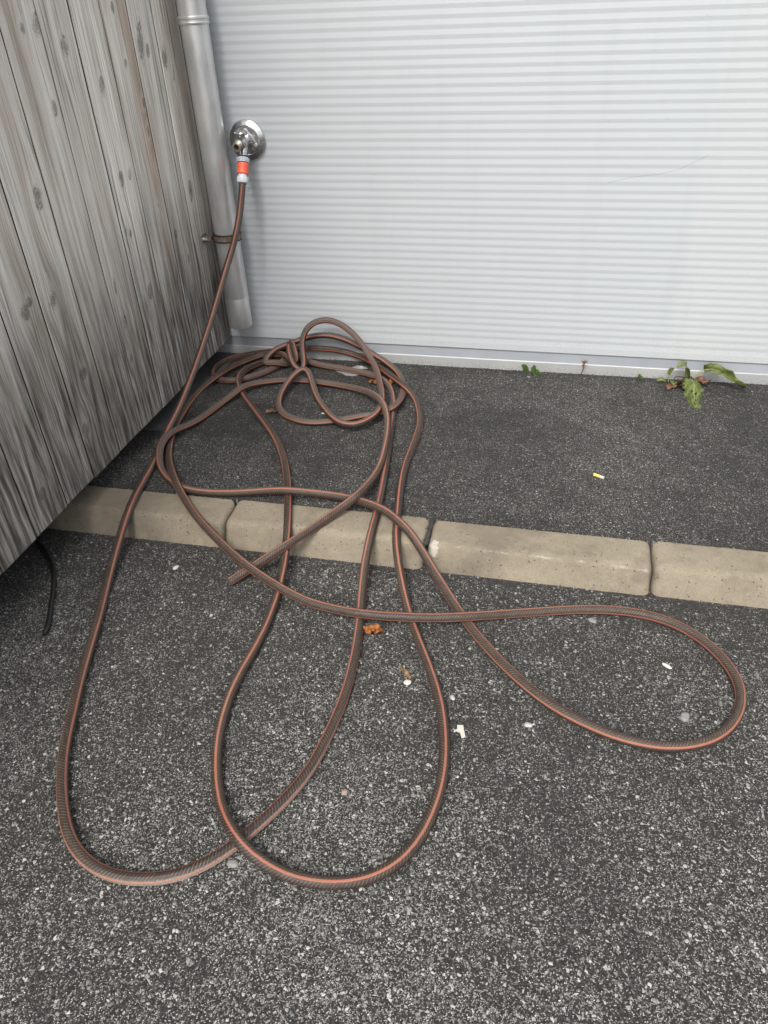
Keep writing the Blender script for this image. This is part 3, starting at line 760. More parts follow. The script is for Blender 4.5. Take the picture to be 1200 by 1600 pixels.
# ------------------------------------------------------------------ hose
HOSE = """1568,-965,5880 1544,-1001,5726 1520,-1037,5572 1493,-1074,5419 1466,-1114,5266 1438,-1160,5116 1409,-1213,4968 1380,-1272,4822 1346,-1330,4677 1305,-1383,4531 1259,-1432,4386 1211,-1482,4242 1164,-1541,4102 1122,-1615,3967 1085,-1704,3840 1053,-1800,3716 1022,-1898,3593 992,-1995,3470 963,-2093,3347 934,-2191,3223 906,-2289,3100 878,-2388,2978 851,-2488,2857 825,-2590,2736 799,-2694,2617 773,-2799,2500 747,-2906,2383 722,-3014,2269 696,-3125,2156 672,-3237,2045 648,-3352,1936 625,-3468,1829 604,-3586,1725 584,-3708,1623 565,-3831,1524 548,-3957,1428 533,-4086,1336 519,-4218,1247 506,-4352,1162 494,-4488,1079 484,-4625,999 475,-4764,921 466,-4904,845 458,-5045,772 449,-5186,702 440,-5329,635 429,-5472,572 416,-5616,510 402,-5761,450 389,-5908,390 380,-6057,331 383,-6209,275 397,-6364,226 418,-6520,186 443,-6678,156 471,-6839,136 499,-6999,121 527,-7155,111 555,-7308,104 586,-7462,101 618,-7616,101 648,-7771,101 676,-7928,101 703,-8085,101 728,-8243,101 753,-8401,101 779,-8558,101 806,-8712,101 833,-8862,101 864,-9013,101 897,-9169,100 931,-9331,94 961,-9490,76 981,-9641,38 994,-9785,-15 1009,-9934,-73 1030,-10092,-129 1058,-10259,-182 1092,-10431,-230 1129,-10604,-274 1166,-10770,-314 1203,-10924,-350 1238,-11072,-385 1269,-11197,-413 1302,-11318,-438 1337,-11441,-458 1377,-11569,-474 1421,-11705,-486 1470,-11847,-494 1523,-11993,-498 1579,-12142,-499 1635,-12291,-499 1690,-12441,-499 1745,-12591,-499 1798,-12742,-499 1849,-12893,-499 1900,-13045,-499 1950,-13197,-499 2000,-13349,-499 2050,-13501,-499 2101,-13653,-499 2153,-13805,-499 2204,-13956,-499 2257,-14108,-499 2310,-14259,-499 2364,-14409,-499 2419,-14560,-499 2476,-14709,-499 2534,-14859,-499 2592,-15008,-499 2651,-15157,-499 2709,-15306,-499 2767,-15455,-499 2825,-15604,-499 2885,-15752,-499 2949,-15899,-499 3018,-16044,-499 3090,-16187,-499 3166,-16327,-499 3246,-16466,-499 3329,-16603,-499 3416,-16737,-499 3506,-16869,-499 3601,-16999,-499 3700,-17124,-499 3803,-17247,-499 3911,-17364,-499 4028,-17473,-499 4152,-17573,-499 4285,-17661,-499 4425,-17737,-499 4571,-17800,-499 4723,-17847,-499 4879,-17879,-499 5038,-17896,-499 5197,-17897,-499 5356,-17885,-499 5514,-17859,-499 5669,-17822,-499 5820,-17773,-499 5966,-17709,-499 6105,-17630,-499 6235,-17539,-499 6358,-17437,-499 6472,-17326,-499 6577,-17206,-499 6674,-17079,-499 6765,-16947,-499 6851,-16812,-499 6934,-16675,-499 7015,-16537,-499 7094,-16398,-499 7167,-16256,-499 7236,-16111,-499 7300,-15965,-499 7358,-15815,-499 7409,-15664,-499 7452,-15510,-499 7486,-15354,-499 7515,-15196,-499 7538,-15038,-499 7558,-14879,-499 7577,-14720,-499 7592,-14561,-499 7605,-14401,-499 7616,-14242,-499 7623,-14082,-499 7627,-13922,-499 7627,-13762,-499 7625,-13602,-499 7619,-13442,-499 7610,-13282,-499 7599,-13122,-499 7586,-12962,-499 7570,-12803,-499 7553,-12644,-499 7533,-12485,-499 7512,-12326,-499 7489,-12168,-499 7466,-12013,-497 7441,-11864,-491 7417,-11721,-481 7392,-11584,-467 7368,-11448,-449 7344,-11312,-427 7320,-11171,-402 7296,-11023,-372 7273,-10867,-335 7251,-10708,-297 7230,-10544,-255 7212,-10375,-209 7198,-10203,-159 7187,-10035,-105 7181,-9879,-48 7179,-9736,9 7178,-9600,57 7174,-9455,86 7166,-9299,98 7156,-9136,100 7145,-8971,101 7134,-8809,101 7123,-8649,101 7112,-8491,101 7100,-8333,101 7086,-8175,101 7071,-8016,101 7053,-7857,101 7035,-7698,101 7016,-7539,101 6996,-7381,101 6976,-7222,101 6955,-7063,101 6935,-6904,101 6914,-6745,101 6894,-6587,101 6873,-6428,101 6851,-6269,101 6830,-6111,101 6808,-5952,101 6786,-5793,101 6764,-5635,101 6743,-5476,101 6721,-5317,101 6699,-5159,101 6677,-5000,101 6655,-4842,101 6633,-4683,101 6610,-4525,101 6586,-4366,101 6562,-4208,101 6538,-4050,101 6514,-3891,101 6490,-3733,101 6466,-3575,101 6441,-3417,101 6414,-3259,101 6384,-3102,101 6349,-2946,101 6310,-2790,101 6267,-2636,101 6220,-2483,101 6169,-2332,101 6111,-2183,101 6045,-2037,101 5970,-1896,101 5885,-1761,101 5789,-1633,101 5683,-1515,101 5565,-1408,101 5436,-1315,101 5297,-1238,101 5151,-1173,101 5002,-1116,101 4851,-1064,101 4698,-1015,101 4545,-970,101 4390,-929,101 4235,-892,101 4078,-857,101 3921,-824,101 3765,-794,102 3610,-767,107 3457,-743,116 3305,-713,126 3155,-678,138 3009,-641,155 2869,-603,175 2735,-567,199 2610,-538,225 2492,-524,253 2384,-529,279 2284,-558,297 2192,-613,288 2109,-691,246 2032,-790,189 1962,-909,142 1895,-1040,113 1828,-1175,103 1756,-1309,101 1679,-1444,101 1594,-1576,101 1500,-1703,101 1398,-1822,101 1286,-1932,101 1168,-2035,101 1042,-2130,101 907,-2210,101 760,-2266,101 606,-2288,101 452,-2271,101 306,-2217,101 175,-2132,101 63,-2022,101 -25,-1892,101 -89,-1749,101 -129,-1596,101 -147,-1438,101 -143,-1280,101 -119,-1123,101 -76,-970,101 -14,-824,101 64,-686,101 157,-560,101 264,-448,103 383,-352,108 513,-274,117 650,-214,130 793,-172,147 941,-147,169 1094,-134,194 1253,-134,223 1418,-147,257 1582,-160,289 1740,-160,314 1898,-160,338 2057,-160,361 2215,-160,383 2374,-161,403 2533,-162,422 2692,-163,438 2851,-163,452 3010,-164,463 3169,-164,469 3327,-163,470 3486,-163,466 3641,-156,453 3785,-113,419 3925,-61,376 4070,-34,337 4221,-32,302 4374,-52,271 4526,-92,244 4672,-150,221 4807,-221,202 4933,-304,187 5053,-398,176 5172,-505,169 5296,-627,166 5426,-764,167 5559,-915,171 5692,-1076,180 5824,-1244,193 5954,-1417,209 6081,-1592,230 6205,-1772,254 6326,-1953,281 6442,-2124,303 6546,-2265,310 6636,-2367,296 6716,-2440,267 6788,-2508,234 6856,-2584,204 6919,-2672,177 6979,-2771,154 7034,-2882,136 7085,-3003,121 7132,-3134,111 7178,-3274,104 7221,-3423,101 7262,-3577,101 7299,-3733,101 7333,-3889,101 7361,-4047,101 7383,-4205,101 7400,-4364,101 7410,-4524,101 7415,-4684,101 7418,-4844,101 7419,-5004,101 7419,-5164,101 7418,-5324,101 7416,-5484,101 7414,-5644,101 7411,-5805,101 7407,-5965,101 7403,-6125,101 7401,-6285,101 7401,-6445,101 7406,-6605,101 7413,-6765,101 7424,-6924,101 7437,-7084,101 7452,-7243,101 7468,-7403,101 7485,-7562,101 7504,-7721,101 7524,-7880,101 7545,-8038,101 7566,-8197,101 7588,-8354,101 7611,-8512,101 7634,-8669,101 7658,-8827,101 7684,-8986,101 7710,-9146,100 7736,-9303,98 7762,-9456,87 7790,-9597,59 7821,-9732,12 7858,-9871,-45 7903,-10022,-103 7954,-10182,-157 8008,-10345,-207 8066,-10507,-253 8124,-10667,-295 8182,-10821,-333 8239,-10966,-368 8295,-11108,-400 8347,-11231,-426 8399,-11352,-448 8454,-11476,-467 8513,-11607,-481 8575,-11743,-491 8640,-11882,-497 8708,-12025,-499 8777,-12169,-499 8848,-12313,-499 8919,-12456,-499 8989,-12600,-499 9058,-12744,-499 9126,-12890,-499 9192,-13036,-499 9255,-13182,-499 9316,-13330,-499 9375,-13480,-499 9429,-13630,-499 9480,-13782,-499 9525,-13935,-499 9565,-14090,-499 9600,-14246,-499 9632,-14403,-499 9660,-14561,-499 9684,-14719,-499 9703,-14878,-499 9716,-15037,-499 9722,-15197,-499 9721,-15357,-499 9713,-15517,-499 9697,-15676,-499 9674,-15834,-499 9645,-15991,-499 9608,-16147,-499 9563,-16300,-499 9506,-16449,-499 9438,-16593,-499 9357,-16731,-499 9262,-16858,-499 9154,-16974,-499 9032,-17076,-499 8899,-17163,-499 8757,-17235,-499 8608,-17292,-499 8455,-17335,-499 8298,-17365,-499 8139,-17383,-499 7981,-17392,-495 7824,-17390,-488 7669,-17377,-477 7519,-17352,-462 7369,-17317,-443 7220,-17272,-420 7071,-17217,-392 6928,-17152,-362 6795,-17074,-338 6667,-16978,-336 6543,-16863,-358 6429,-16744,-388 6327,-16625,-416 6236,-16506,-440 6151,-16380,-460 6068,-16245,-475 5989,-16102,-487 5914,-15953,-495 5845,-15804,-498 5782,-15655,-499 5725,-15505,-499 5674,-15354,-499 5628,-15201,-499 5589,-15046,-499 5555,-14889,-499 5526,-14732,-499 5501,-14574,-499 5481,-14415,-499 5466,-14256,-499 5456,-14096,-499 5451,-13936,-499 5451,-13776,-499 5455,-13616,-499 5463,-13456,-499 5473,-13296,-499 5482,-13137,-499 5490,-12977,-499 5495,-12817,-499 5498,-12657,-499 5498,-12497,-499 5494,-12337,-499 5486,-12177,-499 5476,-12019,-497 5466,-11866,-491 5457,-11717,-482 5447,-11573,-468 5438,-11432,-450 5427,-11295,-428 5414,-11162,-402 5401,-11030,-373 5382,-10882,-336 5361,-10727,-299 5336,-10561,-257 5307,-10388,-211 5275,-10214,-161 5242,-10046,-107 5210,-9888,-50 5179,-9743,7 5146,-9607,55 5109,-9467,85 5065,-9320,97 5017,-9170,100 4969,-9020,101 4921,-8870,101 4872,-8718,101 4822,-8565,101 4772,-8414,101 4721,-8263,101 4668,-8113,101 4613,-7963,101 4557,-7813,101 4499,-7663,101 4439,-7515,101 4378,-7367,101 4316,-7220,101 4251,-7073,101 4186,-6927,101 4119,-6781,101 4050,-6637,101 3978,-6494,101 3904,-6352,101 3827,-6212,101 3747,-6073,101 3664,-5936,101 3579,-5801,101 3491,-5667,101 3401,-5534,101 3309,-5403,101 3215,-5274,101 3118,-5147,101 3020,-5020,101 2921,-4894,101 2821,-4769,101 2722,-4644,101 2622,-4518,101 2521,-4394,101 2420,-4269,101 2319,-4145,101 2218,-4021,101 2118,-3896,101 2018,-3771,101 1919,-3646,101 1819,-3520,101 1721,-3394,101 1623,-3267,101 1530,-3140,102 1443,-3017,107 1364,-2899,115 1292,-2787,128 1228,-2680,144 1175,-2579,165 1134,-2482,189 1107,-2389,218 1092,-2296,247 1081,-2174,266 1063,-1995,260 1047,-1782,234 1048,-1572,204 1071,-1374,178 1117,-1192,155 1181,-1026,136 1261,-875,122 1352,-742,111 1455,-633,104 1568,-550,102 1686,-491,102 1805,-453,102 1921,-441,102 2030,-456,102 2126,-495,102 2199,-558,102 2239,-640,103 2245,-734,111 2221,-833,135 2174,-927,173 2106,-1011,220 2018,-1081,263 1920,-1133,293 1823,-1173,308 1738,-1208,317 1672,-1228,328 1626,-1219,343 1599,-1173,362 1593,-1091,384 1608,-979,411 1640,-842,442 1692,-699,478 1773,-583,520 1876,-487,553 1991,-403,580 2115,-332,610 2246,-277,648 2382,-235,692 2524,-206,740 2668,-188,789 2816,-176,836 2966,-170,878 3118,-167,911 3271,-166,934 3425,-165,945 3579,-165,943 3732,-165,928 3883,-165,899 4033,-165,859 4181,-164,808 4326,-165,750 4470,-166,685 4612,-169,618 4753,-176,549 4894,-197,485 5039,-241,431 5183,-297,381 5324,-360,336 5459,-431,295 5586,-508,257 5704,-591,224 5815,-682,195 5916,-781,169 6008,-886,148 6091,-1000,131 6165,-1122,117 6231,-1253,108 6289,-1392,103 6341,-1539,101 6387,-1692,102 6429,-1852,105 6468,-2023,113 6502,-2202,124 6532,-2391,140 6553,-2587,159 6565,-2791,183 6568,-3002,210 6561,-3216,240 6541,-3421,267 6501,-3599,282 6435,-3731,277 6343,-3819,253 6227,-3880,222 6094,-3926,193 5948,-3962,168 5796,-3995,147 5645,-4035,130 5498,-4087,117 5354,-4150,108 5213,-4221,102 5074,-4298,101 4933,-4374,101 4789,-4444,101 4641,-4503,101 4489,-4550,101 4333,-4583,101 4175,-4597,101 4018,-4586,101 3863,-4553,101 3712,-4501,101 3568,-4434,101 3430,-4354,101 3302,-4260,101 3186,-4152,101 3087,-4030,101 3004,-3899,103 2936,-3764,108 2881,-3625,117 2839,-3482,131 2809,-3336,148 2790,-3185,169 2783,-3028,195 2787,-2870,224 2801,-2713,257 2825,-2565,295 2859,-2425,336 2904,-2296,378 2957,-2181,419 3019,-2085,455 3087,-2016,484 3159,-1977,504 3233,-1973,512 3306,-2002,506 3376,-2061,487 3444,-2146,456 3510,-2250,415 3575,-2367,369 3642,-2496,322 3720,-2657,291 3806,-2838,271 3894,-3014,254 3983,-3181,242 4072,-3338,233 4161,-3488,229 4252,-3635,229 4345,-3780,232 4441,-3926,240 4540,-4076,252 4644,-4232,267 4749,-4380,279 4850,-4503,280 4950,-4598,269 5060,-4680,256 5183,-4749,246 5320,-4794,241 5467,-4800,239 5609,-4761,241 5734,-4684,248 5838,-4585,258 5925,-4477,272 5998,-4367,291 6058,-4260,313 6104,-4156,339 6136,-4052,366 6150,-3925,381 6143,-3755,375 6119,-3557,356 6084,-3352,337 6041,-3147,322 5989,-2935,310 5929,-2714,303 5862,-2494,300 5799,-2294,300 5743,-2128,305 5696,-1991,314 5651,-1867,327 5605,-1745,344 5554,-1619,365 5494,-1485,390 5424,-1338,419 5341,-1176,451 5252,-1017,491 5169,-909,558 5087,-833,646 5000,-766,744 4906,-705,846 4806,-651,950 4700,-601,1052 4588,-557,1151 4470,-519,1245 4347,-488,1332 4218,-464,1411 4085,-449,1479 3947,-442,1534 3807,-443,1574 3665,-452,1595 3526,-470,1596 3390,-495,1577 3263,-527,1537 3146,-565,1477 3045,-606,1398 2961,-650,1304 2898,-694,1196 2856,-738,1077 2834,-780,951 2831,-822,823 2842,-867,696 2862,-917,576 2886,-974,467 2907,-1038,373 2920,-1108,297 2920,-1179,240 2904,-1242,203 2870,-1290,185 2819,-1315,187 2754,-1313,208 2680,-1284,249 2601,-1228,307 2525,-1148,376 2456,-1049,444 2397,-935,503 2346,-818,547 2303,-709,580 2272,-616,613 2259,-546,654 2266,-504,698 2291,-494,735 2331,-514,759 2381,-563,763 2435,-633,743 2487,-714,700 2536,-794,643 2578,-863,574 2607,-912,496 2614,-939,416 2588,-947,347 2531,-938,305 2447,-915,297 2346,-876,324 2234,-826,375 2119,-763,418 2006,-690,413 1893,-618,368 1777,-561,329 1653,-522,310 1513,-475,289 1366,-442,263 1227,-457,242 1100,-516,224 984,-609,211 878,-724,201 780,-853,196 690,-992,195 609,-1142,197 538,-1308,204 480,-1491,215 434,-1687,229 399,-1892,248 370,-2097,265 332,-2273,268 277,-2404,248 216,-2515,219 162,-2625,190 117,-2741,165 81,-2863,145 53,-2993,128 34,-3132,115 24,-3280,107 23,-3435,102 29,-3596,101 40,-3761,101 54,-3926,101 70,-4093,101 89,-4260,101 111,-4427,101 135,-4592,101 161,-4755,101 189,-4915,101 218,-5073,101 250,-5229,101 284,-5385,101 320,-5540,101 359,-5695,101 402,-5849,101 446,-6003,101 494,-6156,101 546,-6308,101 601,-6460,101 661,-6612,101 724,-6763,101 792,-6911,105 863,-7057,112 936,-7197,123 1012,-7332,139 1092,-7468,158 1179,-7609,182 1276,-7761,209 1385,-7926,239 1503,-8100,267 1620,-8267,284 1727,-8411,283 1821,-8529,264 1905,-8629,234 1988,-8724,204 2075,-8820,177 2166,-8920,155 2265,-9025,138 2364,-9130,124 2467,-9238,113 2573,-9348,105 2681,-9456,97 2789,-9556,81 2896,-9647,54 3010,-9733,20 3134,-9825,-16 3269,-9923,-48 3411,-10026,-77 3554,-10129,-101 3693,-10230,-122 3828,-10327,-138 3960,-10421,-151 4090,-10515,-159 4221,-10609,-165 4352,-10701,-168 4483,-10789,-172 4610,-10869,-181 4738,-10942,-193 4863,-11011,-208 5003,-11087,-219 5160,-11171,-227 5327,-11259,-234 5493,-11338,-248 5653,-11401,-270 5804,-11453,-293 5947,-11499,-312 6085,-11541,-328 6223,-11579,-339 6368,-11615,-347 6520,-11647,-350 6676,-11676,-349 6833,-11701,-345 6986,-11726,-336 7136,-11751,-324 7283,-11774,-309 7429,-11787,-300 7576,-11785,-302 7728,-11774,-308 7884,-11761,-313 8043,-11749,-314 8202,-11738,-310 8361,-11728,-304 8517,-11714,-299 8671,-11689,-303 8823,-11657,-311 8977,-11624,-318 9133,-11591,-321 9290,-11558,-319 9447,-11525,-315 9603,-11487,-313 9756,-11434,-325 9904,-11365,-352 10047,-11292,-383 10183,-11224,-412 10315,-11161,-436 10447,-11102,-457 10582,-11047,-473 10727,-10995,-483 10874,-10944,-491 11025,-10896,-496 11179,-10851,-498 11335,-10807,-499 11491,-10765,-499 11648,-10724,-499 11806,-10685,-499 11965,-10648,-499 12124,-10616,-499 12284,-10588,-499 12445,-10566,-499 12606,-10551,-499 12767,-10542,-499 12928,-10539,-499 13088,-10545,-499 13247,-10559,-499 13405,-10584,-499 13560,-10620,-499 13712,-10668,-499 13859,-10730,-499 13999,-10805,-499 14131,-10894,-499 14254,-10994,-499 14374,-11100,-499 14478,-11221,-499 14572,-11350,-499 14657,-11485,-499 14734,-11625,-499 14799,-11770,-499 14852,-11921,-499 14888,-12075,-499 14908,-12233,-499 14910,-12392,-499 14894,-12551,-499 14861,-12706,-499 14812,-12858,-499 14748,-13004,-499 14671,-13143,-499 14581,-13274,-499 14478,-13396,-499 14363,-13506,-499 14237,-13603,-499 14102,-13686,-499 13959,-13756,-499 13810,-13814,-499 13656,-13858,-499 13500,-13888,-499 13341,-13904,-499 13182,-13907,-499 13022,-13898,-499 12864,-13880,-499 12706,-13853,-499 12551,-13816,-499 12398,-13769,-499 12247,-13715,-499 12099,-13656,-499 11952,-13591,-499 11808,-13522,-499 11667,-13447,-499 11530,-13364,-499 11397,-13275,-499 11268,-13180,-499 11143,-13081,-499 11021,-12978,-499 10901,-12871,-499 10785,-12762,-499 10671,-12649,-499 10559,-12534,-499 10450,-12417,-499 10344,-12298,-499 10239,-12176,-499 10137,-12053,-499 10037,-11929,-499 9938,-11803,-499 9841,-11677,-499 9746,-11550,-497 9654,-11425,-492 9564,-11303,-482 9477,-11185,-468 9393,-11069,-451 9306,-10950,-427 9217,-10827,-401 9124,-10699,-371 9026,-10566,-338 8925,-10430,-300 8823,-10293,-259 8722,-10158,-213 8621,-10027,-164 8523,-9904,-110 8429,-9794,-53 8340,-9698,6 8255,-9612,63 8169,-9527,113 8076,-9439,158 7975,-9350,200 7863,-9258,238 7742,-9159,266 7616,-9056,281 7487,-8946,288 7357,-8852,289 7223,-8771,289 7080,-8689,281 6925,-8600,261 6766,-8518,238 6612,-8448,218 6467,-8392,201 6329,-8348,189 6193,-8316,181 6052,-8291,177 5902,-8275,177 5743,-8267,180 5581,-8268,188 5420,-8278,200 5262,-8297,216 5107,-8323,236 4958,-8355,257 4807,-8380,270 4649,-8382,262 4486,-8368,235 4326,-8358,205 4171,-8357,178 4016,-8365,155 3858,-8380,137 3698,-8400,122 3536,-8426,111 3375,-8455,104 3216,-8483,101 3058,-8508,101 2899,-8527,101 2739,-8540,101 2579,-8546,101 2420,-8544,101 2261,-8532,101 2104,-8504,101 1951,-8459,101 1804,-8399,101 1662,-8326,101 1527,-8241,101 1400,-8146,101 1281,-8047,105 1174,-7947,112 1077,-7849,123 993,-7753,138 918,-7656,158 849,-7551,181 782,-7431,208 716,-7293,238 655,-7139,268 603,-6977,295 566,-6813,316 545,-6654,334 540,-6505,346 547,-6362,349 556,-6212,336 565,-6051,307 581,-5892,271 612,-5744,237 653,-5596,207 701,-5437,180 751,-5266,158 799,-5089,140 842,-4914,126 879,-4744,116 914,-4579,110 950,-4420,108 986,-4269,110 1023,-4124,115 1063,-3987,125 1107,-3854,139 1158,-3725,157 1215,-3598,179 1274,-3466,205 1337,-3330,235 1403,-3188,263 1471,-3031,274 1539,-2859,260 1619,-2697,232 1714,-2555,204 1821,-2433,179 1937,-2325,159 2062,-2232,143 2193,-2151,131 2330,-2082,122 2472,-2025,116 2619,-1981,111 2769,-1950,108 2923,-1932,107 3077,-1927,107 3233,-1933,108 3388,-1950,112 3542,-1977,118 3694,-2012,125 3839,-2041,128 3974,-2050,120 4106,-2063,114 4238,-2086,112 4368,-2118,114 4499,-2158,119 4629,-2207,129 4759,-2264,143 4889,-2331,160 5018,-2408,182 5145,-2497,208 5268,-2598,237 5388,-2711,271 5505,-2837,309 5622,-2979,350 5738,-3137,396 5853,-3310,445 5966,-3494,495 6070,-3670,536 6159,-3814,555 6230,-3919,547 6286,-3998,519 6333,-4073,483 6378,-4163,446 6423,-4278,414 6469,-4416,385 6516,-4578,361 6560,-4762,340 6602,-4970,323 6641,-5200,311 6675,-5444,302 6705,-5687,297 6732,-5921,293 6754,-6139,290 6771,-6339,285 6783,-6516,279 6789,-6673,271 6791,-6817,263 6790,-6960,258 6783,-7111,256 6772,-7273,259 6754,-7444,265 6733,-7615,276 6711,-7780,290 6691,-7932,309 6674,-8072,331 6657,-8205,357 6638,-8332,382 6610,-8442,394 6565,-8525,381 6503,-8592,346 6429,-8661,304 6347,-8745,263 6259,-8847,227 6166,-8968,194 6071,-9109,168 5977,-9249,143 5886,-9389,122 5797,-9524,104 5709,-9653,86 5622,-9778,69 5533,-9906,54 5439,-10036,38 5340,-10161,16 5233,-10271,-19 5118,-10364,-70 4999,-10448,-130 4878,-10531,-192 4759,-10617,-253 4642,-10707,-309 4526,-10801,-362 4412,-10898,-411 4300,-10998,-456 4189,-11100,-499"""
HR = 0.0099
path = [Vector([float(c) / 10000 for c in q.split(',')]) for q in HOSE.split()]
path = catmull(path, 2)

n = NT('hose_pvc')
u, v, _ = n.sep(n.uv())
# three orange lines along the hose, between them a ribbed and tick-marked skin
v3 = n.math('FRACT', n.math('MULTIPLY', v, 3.0))
dl = n.math('ABSOLUTE', n.math('SUBTRACT', v3, 0.5))
wv = n.math('MULTIPLY', n.math('SUBTRACT', n.noise(n.comb(n.math('MULTIPLY', u, 90), n.math('MULTIPLY', v, 9), 0), 1.0, 3), 0.5), 0.05)
line = n.maprange(n.math('ADD', dl, wv), 0.125, 0.09)
band = n.math('FLOOR', n.math('ADD', n.math('MULTIPLY', v, 3.0), 0.5))
band = n.math('MODULO', band, 3.0)
diag = n.math('FRACT', n.math('ADD', n.math('MULTIPLY', u, 165.0), n.math('MULTIPLY', v, 7.0)))
tk = n.maprange(n.math('ABSOLUTE', n.math('SUBTRACT', diag, 0.5)), 0.13, 0.05)
tn = n.noise(n.comb(n.math('MULTIPLY', u, 60), n.math('MULTIPLY', v, 10), 4), 1.0, 3, 0.6)
tkc = n.math('MULTIPLY', tk, n.math('MULTIPLY', n.maprange(tn, 0.34, 0.6), n.maprange(band, 1.4, 1.6, 1.0, 0.12)))
ln = n.noise(n.comb(n.math('MULTIPLY', u, 2.4), n.math('MULTIPLY', v, 3), 1), 1.0, 4, 0.6)
fn = n.noise(n.comb(n.math('MULTIPLY', u, 300), n.math('MULTIPLY', v, 24), 1), 1.0, 3, 0.65)
base = n.mix(n.maprange(band, 0.5, 1.5), (0.020, 0.013, 0.010), (0.034, 0.023, 0.018))
base = n.mix(n.maprange(band, 1.4, 1.6), base, (0.075, 0.059, 0.051))
base = n.mix(n.math('MULTIPLY', n.maprange(ln, 0.42, 0.68), 0.4), base, (0.082, 0.058, 0.038))
base = n.mix(n.math('MULTIPLY', n.maprange(fn, 0.55, 0.75), 0.35), base, (0.088, 0.070, 0.056))
base = n.mix(n.math('MULTIPLY', tkc, 0.48), base, (0.28, 0.205, 0.165))
# a scuffed stretch rubbed pale on the ground
org = n.mix(n.maprange(ln, 0.35, 0.7), (0.33, 0.095, 0.058), (0.29, 0.135, 0.088))
org = n.mix(n.math('MULTIPLY', n.maprange(fn, 0.5, 0.7), 0.4), org, (0.25, 0.12, 0.085))
cc = n.mix(n.math('MULTIPLY', line, 0.8), base, org)
scf = n.math('MULTIPLY', n.maprange(n.math('ABSOLUTE', n.math('SUBTRACT', u, 2.36)), 0.34, 0.12), n.maprange(fn, 0.30, 0.55))
scf = n.math('MULTIPLY', scf, n.math('SUBTRACT', 1.0, n.math('MULTIPLY', line, 0.7)))
cc = n.mix(n.math('MULTIPLY', scf, n.maprange(n.math('ABSOLUTE', n.math('SUBTRACT', n.math('FRACT', n.math('ADD', v, 0.14)), 0.5)), 0.28, 0.18)), cc, (0.40, 0.36, 0.31))
hb = n.math('ADD', n.math('MULTIPLY', tk, 0.7), n.math('ADD', n.math('MULTIPLY', line, 0.9), n.math('MULTIPLY', fn, 0.25)))
n.set(Base_Color=cc, Roughness=n.maprange(ln, 0.3, 0.7, 0.48, 0.68), Normal=n.bump(hb, 0.55, 0.0008), Specular_IOR_Level=0.4)
M_hose = n.m

hose = empty('garden_hose', (0.55, -0.7, 0.0))
tag(hose, 'long dark garden hose with orange lines, tangled and looped over the kerb', 'hose')
SEG = 18
N = len(path)
me = bpy.data.meshes.new('tube')
verts, faces, uvs = [], [], []
ref = Vector((1, 0, 0))
dist = 0.0
ds = [0.0]
for i in range(1, N):
    ds.append(ds[-1] + (path[i] - path[i - 1]).length)
for i, p in enumerate(path):
    t = (path[min(i + 1, N - 1)] - path[max(i - 1, 0)]).normalized()
    # rolls about its own length as it was thrown down: reference stays near world up, with a slow twist
    upv = Vector((0, 0, 1)) if abs(t.z) < 0.9 else Vector((0, -1, 0))
    if i == 0:
        ref = Vector((0.3, -1, 0))
    ref = (ref - t * ref.dot(t)).normalized()
    b = t.cross(ref)
    tw = 1.1 * math.sin(ds[i] * 0.55 + 0.5) + 0.8 * math.sin(ds[i] * 1.31 + 2.0) + 0.12 * ds[i]
    for k in range(SEG + 1):
        an = 2 * math.pi * k / SEG + tw
        rr = HR * (1 + 0.012 * mn.noise((ds[i] * 40, k, 0)))
        verts.append(p + (ref * math.cos(an) + b * math.sin(an)) * rr)
for i in range(N - 1):
    for k in range(SEG):
        a = i * (SEG + 1) + k
        faces.append((a, a + 1, a + SEG + 2, a + SEG + 1))
        uvs += [(ds[i], k / SEG), (ds[i], (k + 1) / SEG), (ds[i + 1], (k + 1) / SEG), (ds[i + 1], k / SEG)]
# the cut free end: a ring with a bore
e0 = (N - 1) * (SEG + 1)
tend = (path[-1] - path[-2]).normalized()
o = len(verts)
for k in range(SEG + 1):
    verts.append(path[-1] + (verts[e0 + k] - path[-1]) * 0.62)
for k in range(SEG + 1):
    verts.append(path[-1] - tend * 0.03 + (verts[e0 + k] - path[-1]) * 0.62)
for k in range(SEG):
    faces.append((e0 + k, e0 + k + 1, o + k + 1, o + k))
    uvs += [(0, 1 / 6)] * 4
    faces.append((o + k, o + k + 1, o + SEG + 2 + k, o + SEG + 1 + k))
    uvs += [(0, 0.0)] * 4
me.from_pydata([tuple(v) for v in verts], [], faces)
uvl = me.uv_layers.new(name='UVMap')
uvl.data.foreach_set('uv', [c for q in uvs for c in q])
me.polygons.foreach_set('use_smooth', [True] * len(me.polygons))
me.set_sharp_from_angle(angle=math.radians(50))
me.materials.append(M_hose)
me.validate()
tube = bpy.data.objects.new('tube', me)
col.objects.link(tube)
tube.parent = hose
tube.matrix_parent_inverse = hose.matrix_basis.inverted()

